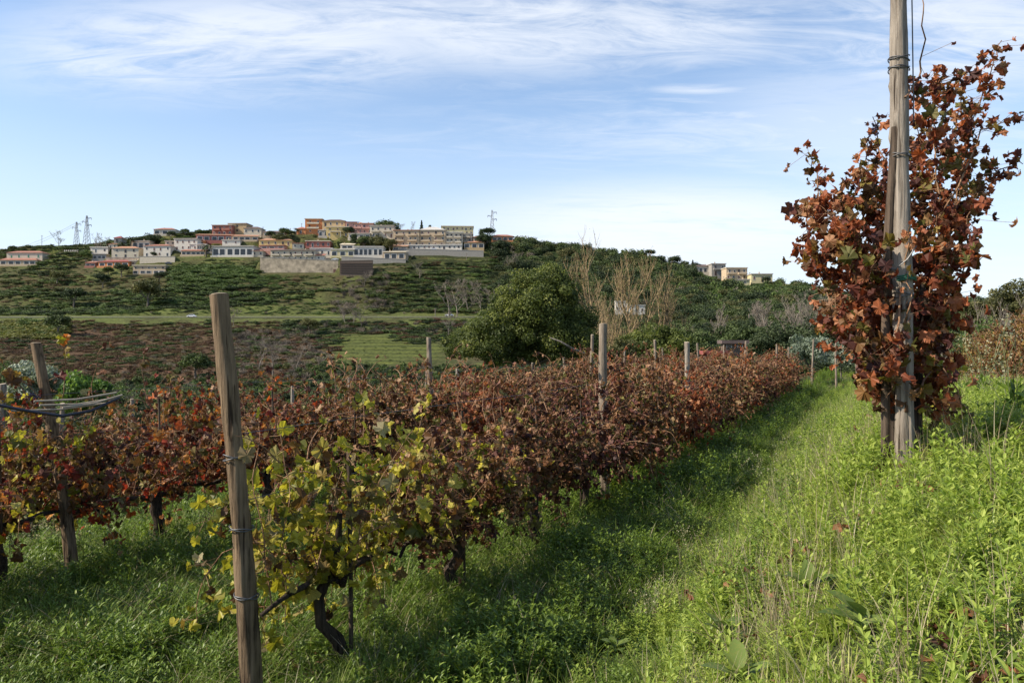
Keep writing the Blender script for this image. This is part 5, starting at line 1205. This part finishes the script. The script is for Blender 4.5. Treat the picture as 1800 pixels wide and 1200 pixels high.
# road with guard rail and cars
rx = np.linspace(-560, 900, 120); k = MB(); V = []; rail = []
for px in rx:
    d = 374.5/float(sscale(px)); x = (px-900)/F*d; z = gz(x, d)
    V += [(x, d-2.6, gz(x, d-2.6)+.12), (x, d+2.6, gz(x, d-2.6)+.5)]; rail.append((x, d-3.0, gz(x, d-3.0)+.55))
k.add(V, [(2*i, 2*i+2, 2*i+3, 2*i+1) for i in range(len(rx)-1)])
M['asphalt'] = plain('asphalt', (.09,.09,.09), .8, .2, .5)
tag(k.build('road', M['asphalt']), 'narrow road crossing the hillside', kind='structure')
root = empty('guard_rail', (0, 0, 0)); tag(root, 'long grey guard rail along the hillside road', 'guard rail')
k = MB(); tube(k, rail, .08, 4); k.build('beam', W['grey'], root)
k = MB()
for q in rail[::2]: box(k, q[0]-.08, q[0]+.08, q[1]+.17, q[1]+.3, q[2]-1.0, q[2]-.02)
k.build('rail_post', W['grey'], root)['kind'] = 'stuff'
def car_parts():
    b_ = MB(); prof = [(-2.1, .35), (-2.05, .8), (-1.2, .95), (-.7, 1.42), (.75, 1.45), (1.35, .98), (2.05, .85), (2.12, .4)]
    n_ = len(prof); b_.add([(x_, -.82, z_) for x_, z_ in prof]+[(x_, .82, z_) for x_, z_ in prof], [(i, (i+1) % n_, n_+(i+1) % n_, n_+i) for i in range(n_)]); b_.add([(x_, -.82, z_) for x_, z_ in prof], [tuple(range(n_))][:1]); b_.add([(x_, .82, z_) for x_, z_ in prof], [tuple(range(n_))[::-1]])
    g_ = MB(); box(g_, -.95, .95, -.835, .835, .98, 1.32)
    w_ = MB(); t_ = np.linspace(0, 2*PI, 12, endpoint=False); w_.add([(.33*math.cos(a), -.1, .33*math.sin(a)) for a in t_]+[(.33*math.cos(a), .1, .33*math.sin(a)) for a in t_], [(i, (i+1) % 12, 12+(i+1) % 12, 12+i) for i in range(12)]); w_.add([(.33*math.cos(a), -.1, .33*math.sin(a)) for a in t_], [tuple(range(12))])
    return b_, g_, w_
b_, g_, w_ = car_parts(); carm = {k_: plain('car_'+k_, c_, .3, .05) for k_, c_ in dict(white=(.75,.75,.74), silver=(.45,.47,.5), dark=(.06,.07,.09), blue=(.20,.26,.36)).items()}
body = {k_: b_.mesh('body', m_) for k_, m_ in carm.items()}; gl = g_.mesh('glass', M['pane']); wh = w_.mesh('wheel', M['pipe'])
for px, py, col, lab in [(337, 556, 'white', 'white car driving on the hillside road'), (589, 456, 'white', 'white car parked on top of the long retaining wall'), (688, 453, 'white', 'white car under the carport of the beige villa'), (762, 438, 'silver', 'silver car parked below the middle of the apartment block'), (806, 441, 'white', 'white car parked below the right wing of the apartment block'), (324, 442, 'blue', 'grey blue car beside the white house with shutters'), (296, 463, 'dark', 'dark car at the right end of the beige retaining wall'), (790, 566, 'white', 'white van partly hidden left of the acacia')]:
    d = solve(px, py+.01) if py < 550 else 374.5; d = d-1 if py < 550 else d; x = (px-900)/F*d; z = H+(HOR-py-1.5)/F*d if py < 550 else gz(x, d-2)+.25
    if px == 790: z = gz(x, d)+.4
    o = empty('parked_car', (x, d, z), rh.uniform(-.15, .15)); tag(o, lab, 'car', 'cars on the hill'); link('body', body[col], o); link('glass', gl, o)
    for a_, c_ in ((-1.3, -.75), (1.3, -.75), (-1.3, .75), (1.3, .75)): link('wheel', wh, o, (a_, c_, .33))

# pylons and poles
M['steel'] = plain('galvanised_steel', (.22,.23,.25), .5, .1)
def pylon(px, pyt, pyb, d, lab):
    x = (px-900)/F*d; z = gz(x, d); h = H+(HOR-pyt)/F*d - z; root = empty('power_pylon', (x, d, z)); tag(root, lab, 'pylon', 'power pylons')
    k = MB(); t_ = .16; b0 = h*.075; lv = 9
    def hw(f): return b0*(1-f)**1.1+.35
    for sx in (-1, 1):
        for sy in (-1, 1): tube(k, [(sx*hw(i/lv), sy*hw(i/lv), h*.97*i/lv) for i in range(lv+1)], t_, 4)
    for i in range(lv):
        a, b2 = hw(i/lv), hw((i+1)/lv); z0, z1 = h*.97*i/lv, h*.97*(i+1)/lv
        for sy in (-1, 1):
            tube(k, [(-a, sy*a, z0), (b2, sy*b2, z1)], t_*.6, 3); tube(k, [(a, sy*a, z0), (-b2, sy*b2, z1)], t_*.6, 3)
            tube(k, [(sy*a, -a, z0), (sy*b2, b2, z1)], t_*.6, 3)
    k.build('lattice', M['steel'], root)
    for (f, s) in ((.90, 1), (.80, -1), (.70, 1)):
        k = MB(); L_ = h*.13; tube(k, [(0, 0, h*f), (s*L_, 0, h*(f+.01))], t_, 4); tube(k, [(0, 0, h*(f-.05)), (s*L_, 0, h*(f+.01))], t_*.8, 4); tube(k, [(s*L_, 0, h*f), (s*L_, 0, h*(f-.05))], .2, 4); k.build('crossarm', M['steel'], root)
    return root
pylon(152, 377, 432, 590, 'nearer and taller of the two pylons at left'); pylon(134, 388, 432, 690, 'smaller farther pylon just left of the tall one'); pylon(865, 367, 415, 600, 'lattice pylon on the skyline right of the village')
for i, (px, pyt, pyb, lab) in enumerate([(73, 412, 437, 'thin pole on the skyline at far left'), (462, 390, 408, 'thin pole on the skyline right of the ochre block'), (530, 384, 405, 'wooden pole on the skyline left of the orange house'), (510, 393, 408, 'short pole between two skyline poles'), (428, 494, 520, 'hidden pole behind the near post'), (765, 541, 560, 'pale lamp post by the hillside road'), (820, 446, 460, 'pole below the ochre house')][:7]):
    if px == 428: continue
    x, d, z = at_hill(px, pyb); k = MB(); tube(k, [(0, 0, -1), (0, 0, (pyb-pyt)/F*d)], .15, 6); tube(k, [(-.7, 0, (pyb-pyt)/F*d-.6), (.7, 0, (pyb-pyt)/F*d-.6)], .07, 4)
    tag(k.build('utility_pole', M['pale_bark'], None, (x, d, z)), lab, 'pole', 'utility poles')
k = MB()
for (a, b2) in (((-120, 455), (134, 391)), ((-120, 470), (152, 384)),):
    p, q = P(*a, 640), P(*b2, 640); tube(k, [p.lerp(q, f)-Vector((0, 0, 9*4*f*(1-f))) for f in np.linspace(0, 1, 12)], .09, 3)
tag(k.build('power_line', M['steel']), 'faint power lines sagging to the left pylons', 'power line')
# white balustrade
o = empty('balustrade', (0, 0, 0)); tag(o, 'terrace balustrade with white pillars right of the green shuttered villa', 'balustrade')
d = solve(122, 444); k = MB(); box(k, (104-900)/F*d, (138-900)/F*d, d, d+.4, H+(HOR-447)/F*d, H+(HOR-442.5)/F*d); k.build('base', W['tan'], o)
for i in range(8):
    k = MB(); x = (113+i*3.3-900)/F*d; box(k, x-.25, x+.25, d-.02, d+.42, H+(HOR-442.5)/F*d+.003, H+(HOR-439)/F*d); k.build('pillar', W['white'], o)

# ------------------------------------------------------------------ hillside vegetation
def clump_me(seed, mt, n=330, ls=.22, ncl=9, tall=1.0):
    mb_, _ = crown_mb(seed, 1.0, 1.0, .8*tall, ncl, n, ls, .55*tall, .5); return mb_.mesh('scrub', mt)
def twig_me(seed, mt, n=60):
    r_ = np.random.default_rng(seed); mb = MB()
    for i in range(n):
        a = r_.random()*2*PI; c = wander((r_.normal()*.25, r_.normal()*.25, -.1), (math.cos(a)*.45, math.sin(a)*.45, 1), r_.uniform(.8, 1.7), .3, .12, 0, r_); tube(mb, c, np.linspace(.035, .015, len(c)), 3, 0, r_.random(), cap=False)
    return mb.mesh('twigs', mt)
hm = [clump_me(1, M['crown_dark']), clump_me(2, M['crown_mid']), clump_me(3, M['crown_green']), clump_me(4, M['crown_green'], ls=.18), clump_me(5, M['crown_olive']), clump_me(6, M['crown_brown'], ls=.18), clump_me(7, M['crown_brown'], ls=.15, tall=.7), clump_me(8, M['crown_grey'], ls=.14), twig_me(9, M['crown_grey']), clump_me(10, M['crown_yellow']),
      clump_me(11, M['crown_dark'], 700, .14, 22), clump_me(12, M['crown_mid'], 700, .14, 22), clump_me(13, M['crown_olive'], 700, .14, 22), clump_me(14, M['crown_dark'], 800, .13, 26, 1.2)]
hcoll = hidden_coll('scrub', hm)
def hill_points(n, p0, p1, s0, s1, seed):
    r_ = np.random.default_rng(seed); px = r_.uniform(p0, p1, n); s = r_.uniform(s0, s1, n); d = s/sscale(px); x = (px-900)/F*d; z = height(x, d); py = HOR-(z-H)/d*F
    return px, s, x, d, z, py, r_
px, s, x, d, z, py, r_ = hill_points(52000, -170, 1950, 75, 540, 55)
n = len(px); idx = np.full(n, -1); size = np.full(n, 1.6); nb_ = fbm(px/150, s/8, 61); nc_ = fbm(px/25, s/9, 67); rv = r_.random(n)
hpy = hill_py(px, s)
def setc(mask, opts, w, smin, smax, dens=1.0):
    m_ = mask & (rv < dens); idx[m_] = r_.choice(opts, m_.sum(), p=np.array(w)/sum(w)); size[m_] = r_.uniform(smin, smax, m_.sum()); idx[mask & ~(rv < dens)] = -1
left_ = px < 870
setc(left_ & (s > 410) & (nb_ > .47), [0, 1, 2, 4, 5], [1, 2.5, 3, 5, 2.5], .8, 2.1, .78)
setc(left_ & (s > 410) & (nb_ <= .47), [4, 5, 2, 7, 6], [3, 1.5, 2, 1, 2], .4, 1.1, .6)
setc(left_ & (px > 300) & (px < 500) & (hpy > 446) & (hpy < 507), [2, 3, 0, 1], [4, 4, 1, 1], 1.6, 3.0, 1.0)
setc(left_ & (s > 470), [0, 1, 4, 2, 12], [3, 3, 2, 1, 1], 1.0, 2.6, .75)
setc(left_ & (s > 382) & (s <= 410), [2, 3, 0, 7], [3, 3, 1, .5], .5, 1.3, .5)
setc(left_ & (s > 382) & (s <= 440) & (nb_ > .55), [0, 1, 2], [3, 2, 2], 1.2, 2.4, .9)
setc(left_ & (px > 650) & (s > 386) & (s < 500), [0, 1, 2, 4, 5], [4, 3, 3, 1.5, 1], .9, 2.2, .85)
setc((px < 600) & (s < 362), [5, 6, 4, 7, 1], [5, 6, 2.5, 1.5, .8], .5, 1.7, .95)
setc((px < 600) & (s < 362) & (nc_ > .62), [0, 1, 5], [2, 2, 2], 1.0, 2.0, .8)
pn = px+(nc_-.5)*60+(s-300)*.35
setc((pn > 405) & (pn < 570) & (s > 235) & (s < 345) & (nc_+nb_ > .88), [8, 7, 4, 6, 1], [5, 1.5, 1.5, 2, 1], .9, 2.6, .75)
setc((px > 585) & (px < 690) & (s > 385) & (s < 450) & (nc_ > .42), [8, 7, 4, 1], [4, 1, 2, 1], 1.3, 3.0, .7)
pf = px+(s-300)*.55*np.where(px < 665, 1, -1)+(fbm(px/22, s/9, 71)-.5)*90; sf = s+(fbm(px/30, s/12, 72)-.5)*34
setc((pf > 572) & (pf < 780) & (sf < 338) & (sf > 265), [3, 1], [3, 1], .3, .6, .05)
setc((s < 222) & (px < 900), [0, 1, 2, 4, 8, 6], [3, 3, 3, 2, 1.5, 1.5], 1.0, 2.4, .75)
setc(((px > 690+(nb_-.5)*50) & (px < 900) & (s > 316+(nc_-.5)*20) & (s < 342)) | ((px > 560) & (px < 603+(nc_-.5)*50) & (s > 312) & (s < 342)), [0, 1, 2, 5], [4, 3, 2, 2], .8, 1.7, .95)
setc((px > 500) & (px < 900) & (s >= 340) & (s < 363), [0, 1, 5, 8], [4, 2, 2, 2], 1.0, 2.2, .9)
setc((px > 540) & (px < 900) & (s <= 262), [0, 1, 2, 8], [4, 2, 2, 1], 1.0, 2.2, .9)
setc((px < 110) & (s > 325) & (s < 366), [9, 4, 3], [5, 2, 1], 1.8, 3.4, .9)
fo = (px >= 870 + (nb_-.5)*60)
setc(fo & (s > 300), [10, 11, 13, 12, 1, 7], [5, 5, 3, 2.5, 1, .5], 1.8, 5.2, .5)
setc(fo & (s > 300) & (px > 1180) & (s > 400) & (nb_ > .5), [11, 2, 3, 12, 7], [4, 2, 2, 2.5, .6], 1.6, 4.2, .6)
setc(fo & (s <= 400) & (nc_ > .52) & (px > 1050), [8, 7, 12, 11], [3, 2, 3, 2], 1.8, 3.6, .6)
setc(fo & (s <= 300), [10, 11, 13, 8], [4, 4, 2, 1], 1.8, 3.4, .8)
# keep clear: the road, house pads, walls
idx[(s > 364) & (s < 383) & (px < 900)] = -1
for (cx, cy, rx_, ry_, pz) in [q_[:5] for q_ in PADS]:
    idx[(np.abs(x-cx) < rx_+1) & (d > cy-7) & (d < cy+ry_+1)] = -1
    size[(np.abs(x-cx) < rx_+3) & (d > cy-28) & (d <= cy-7)] *= .62
kp = idx >= 0
sz = size[kp]*np.interp(d[kp], [60, 150, 300, 450], [.35, .55, .8, 1.0])
lf = np.where((px[kp] < 870) & (s[kp] > 262) & (idx[kp] != 8) & (idx[kp] != 7), 1.9, 1.0)
gn_scatter('hillside_scrub', np.c_[x[kp], d[kp], z[kp]-.15*sz], np.c_[np.zeros(kp.sum()), np.zeros(kp.sum()), np.where(lf > 1, r_.normal(size=kp.sum())*.25, r_.random(kp.sum())*2*PI)], np.c_[sz*r_.uniform(.8, 1.4, kp.sum())*lf, sz, sz*r_.uniform(.7, 1.15, kp.sum())/lf**.5], idx[kp], hcoll, 'scrub, bracken and woodland covering the terraced hillside')

# single trees one can tell apart on the hill and skyline
tree_me = {}
def tree_kind(kind):
    if kind in tree_me: return tree_me[kind]
    if kind in ('round', 'oak', 'olive', 'green'):
        mt = dict(round=M['crown_dark'], oak=M['crown_mid'], olive=M['crown_olive'], green=M['crown_green'])[kind]
        c, ct = crown_mb(hash(kind) % 97 if False else len(kind)*7, .46, .46, .40, 34, 2600, .045, .60, .36); t_ = trunk_to(ct, 3, .3, .035, 5, 5); r = [('crown', c.mesh('crown', mt)), ('trunk', t_.mesh('trunk', M['tree_bark'], True))]
    elif kind == 'conifer':
        mb_ = MB(); q = np.random.default_rng(4); n_ = 1500; f = q.random(n_); az = q.random(n_)*2*PI; lay = .35+.65*(np.sin(f*26)*.5+.5); rr = (1-f)*.26*lay*q.random(n_)**.3
        scatter(mb_, *QUAD, np.c_[rr*np.cos(az), rr*np.sin(az), .12+.88*f], rot_mats(n_, q, (0, 0, -.3)), np.full((n_, 3), .05), q.random(n_)); t_ = MB(); tube(t_, [(0, 0, -.1), (0, 0, .95)], [.025, .006], 5); r = [('crown', mb_.mesh('crown', M['crown_dark'])), ('trunk', t_.mesh('trunk', M['tree_bark']))]
    elif kind == 'cypress':
        c, ct = crown_mb(9, .16, .16, .48, 22, 1800, .04, .52, .8); t_ = MB(); tube(t_, [(0, 0, -.1), (0, 0, .9)], [.02, .006], 5); r = [('crown', c.mesh('crown', M['crown_dark'])), ('trunk', t_.mesh('trunk', M['tree_bark']))]
    elif kind == 'pine':
        c, ct = crown_mb(10, .5, .5, .16, 30, 2200, .05, .84, .85); t_ = trunk_to(ct, 3, .6, .03, 8, 5); r = [('crown', c.mesh('crown', M['crown_dark'])), ('trunk', t_.mesh('trunk', M['tree_bark'], True))]
    elif kind == 'palm':
        mb_ = MB(); q = np.random.default_rng(6)
        for i in range(26):
            a = i*2.4; up = q.uniform(-.3, 1.0); pts = [np.array([0, 0, .62])]; dr = np.array([math.cos(a), math.sin(a), up]); dr /= np.linalg.norm(dr)
            for j in range(5): dr = dr+np.array([0, 0, -.22]); dr /= np.linalg.norm(dr); pts.append(pts[-1]+dr*.09)
            side = np.array([-math.sin(a), math.cos(a), 0]); V = []
            for j, p_ in enumerate(pts): wd = .035*math.sin((j+.6)/6*PI); V += [p_+side*wd-[0, 0, wd*.5], p_, p_-side*wd-[0, 0, wd*.5]]
            mb_.add(V, [(3*j+k_, 3*j+k_+1, 3*j+k_+4, 3*j+k_+3) for j in range(5) for k_ in (0, 1)], q.random())
        t_ = MB(); tube(t_, [(0, 0, -.1), (.01, 0, .3), (0, 0, .62)], [.045, .035, .04], 7, lump=.1); r = [('crown', mb_.mesh('crown', M['palm'])), ('trunk', t_.mesh('trunk', M['tree_bark'], True))]
    else:
        sd = {'bare': 31, 'bare_b': 32, 'bare_c': 33}[kind]; r = [('trunk', bare_mb(sd, 1.0, .55, 4, .016, 3, .55, .15, .0022).mesh('trunk', M['pale_bark'], True))]
        # rescale: bare_mb roots half a unit down
    tree_me[kind] = r; return r
TREES = [
 ('bare', 103, 402, 436, 'round leafless tree alone on the left skyline'), ('bare_b', 168, 408, 436, 'leafless tree right of the tall left pylon'), ('bare_c', 178, 410, 436, 'second leafless tree right of the tall left pylon'),
 ('oak', 22, 431, 445, 'small dark tree above the green shuttered villa'), ('palm', 188, 414, 436, 'shaggy tree left of the small tower house'), ('palm', 217, 413, 438, 'palm just right of the small tower house'), ('palm', 229, 411, 440, 'taller palm left of the cream flat roofed house'), ('round', 240, 414, 430, 'dark tree right of the palms'),
 ('round', 268, 408, 424, 'dark pine like tree left of the skyline carport house'), ('round', 300, 405, 420, 'dark round tree right of the carport house'), ('oak', 325, 401, 416, 'dark tree between the carport house and the brick red house'), ('green', 352, 402, 412, 'low hump of green trees left of the brick red house'),
 ('palm', 362, 422, 450, 'palm between the white house and the long villa'), ('round', 270, 443, 454, 'square dark hedge before the white villa'), ('round', 280, 479, 497, 'dark bush right under the pinkish terrace house'),
 ('oak', 190, 466, 482, 'dark bush left below the orange bungalow'), ('round', 213, 463, 487, 'big dark bush below the orange bungalow'), ('green', 150, 443, 462, 'dark green bush left of the grey brown shed'),
 ('oak', 500, 398, 415, 'garden tree left of the orange house'), ('palm', 521, 397, 412, 'tiny palm on the skyline left of the orange house'), ('round', 475, 404, 418, 'dark bush on the skyline above the yellow bungalow'), ('olive', 495, 408, 424, 'olive bush above the yellow bungalow chimney'),
 ('round', 612, 396, 412, 'dark tree right of the bright yellow house'), ('cypress', 622, 408, 428, 'dark narrow tree below the pink houses'), ('oak', 640, 412, 432, 'dark garden tree below the cream house, left'), ('olive', 668, 412, 436, 'olive tree below the cream house, right'), ('round', 655, 414, 434, 'dark bush between two garden trees below the cream house'), ('olive', 685, 420, 444, 'leafy tree left of the long apartment block'), ('round', 672, 404, 414, 'dark bush in front of the cream house'),
 ('oak', 680, 382, 400, 'round brown green tree on the skyline above the cream house'), ('bare', 703, 388, 408, 'leafless tree on the skyline left of the conifer'), ('bare_b', 722, 388, 408, 'leafless tree on the skyline nearer the conifer'), ('conifer', 741, 387, 406, 'small layered conifer on the skyline'), ('cypress', 756, 394, 408, 'small dark cypress right of the conifer'),
 ('cypress', 846, 400, 424, 'dark cypress left of the right pylon'), ('round', 850, 408, 434, 'dark bushy tree below that cypress'), ('pine', 857, 401, 422, 'thin pine left of the right pylon, first'), ('pine', 861, 402, 422, 'thin pine left of the right pylon, second'), ('round', 880, 420, 452, 'large dark oak below the orange red house'),
 ('bare', 905, 440, 478, 'pinkish grey leafless tree at the edge of the wood'), ('bare_c', 893, 445, 478, 'grey leafless tree beside the pinkish one'),
 ('pine', 1142, 441, 462, 'umbrella pine on the wooded skyline'), ('round', 1186, 448, 470, 'large round dark tree left of the right hand hamlet'), ('bare', 1199, 458, 474, 'small leafless tree left of the hamlet'), ('conifer', 1218, 457, 470, 'tiny layered conifer by the hamlet'), ('round', 1225, 460, 471, 'dark tree behind the brown roofed cream house'), ('round', 1348, 485, 500, 'dark bush in front of the pale yellow house'),
 ('bare', 790, 488, 558, 'whitish bare tree on the terraces, leftmost of the row'), ('bare_b', 803, 490, 556, 'whitish bare tree on the terraces, second of the row'), ('bare_c', 823, 488, 548, 'whitish bare tree on the terraces, third of the row'), ('bare_b', 847, 492, 545, 'whitish bare tree on the terraces, fourth of the row'), ('bare', 862, 495, 545, 'whitish bare tree on the terraces, fifth of the row'), ('bare_c', 880, 495, 548, 'whitish bare tree on the terraces, nearest the acacia'), ('bare', 738, 455, 490, 'lone bare tree on the upper terrace'),
 ('bare_b', 608, 528, 572, 'pale bare tree left in the thicket by the road'), ('bare', 622, 525, 572, 'pale bare tree in the middle of the thicket by the road'), ('bare_c', 636, 530, 572, 'pale bare tree right in the thicket by the road'), ('bare', 788, 545, 590, 'brown leafless tree left of the acacia crown'), ('bare_c', 640, 470, 505, 'brown leafless tree under the dark retaining wall'),
 ('bare', 410, 540, 575, 'leafless tree just right of the near post top'), ('bare_b', 455, 590, 650, 'grey leafless bush low on the slope right of the near post'), ('bare', 480, 595, 660, 'grey spreading bare tree low on the slope'), ('bare_c', 520, 600, 655, 'bare brown tree left of the terraced field'),
 ('oak', 102, 552, 590, 'olive brown round tree at the end of the yellow green wood'), ('olive', 260, 490, 540, 'pale brown leafy tree on the left grass band'), ('round', 130, 505, 540, 'dark spreading bush on the left grass band'), ('oak', 343, 615, 665, 'narrow dark ivy clad tree on the brown slope'), ('olive', 545, 560, 590, 'olive tree above the terraced field'), ('round', 180, 478, 505, 'dark clump on the upper left terrace'), ('olive', 100, 475, 500, 'olive clump under the green shuttered villa'),
]
for kind, px, pyt, pyb, lab in TREES:
    x, d, z = at_hill(px, pyb); h = (pyb-pyt)/F*d*1.08; z = min(z, H+(HOR-pyb)/F*d+.5) if kind.startswith('bare') is False else z
    h = max(h, H+(HOR-pyt)/F*d - z)
    root = empty({'bare': 'bare_tree', 'bare_b': 'bare_tree', 'bare_c': 'bare_tree', 'palm': 'palm_tree', 'conifer': 'conifer', 'cypress': 'cypress_tree', 'pine': 'pine_tree'}.get(kind, 'tree'), (x, d, z-.1), random.random()*6)
    wf = 1.25 if kind in ('round', 'oak', 'olive', 'green') else 1.0
    root.scale = (h*wf, h*wf, h); tag(root, lab, 'tree', 'trees on the hill')
    for nm, me_ in tree_kind(kind): link(nm, me_, root)
print('objects', len(sc.objects))
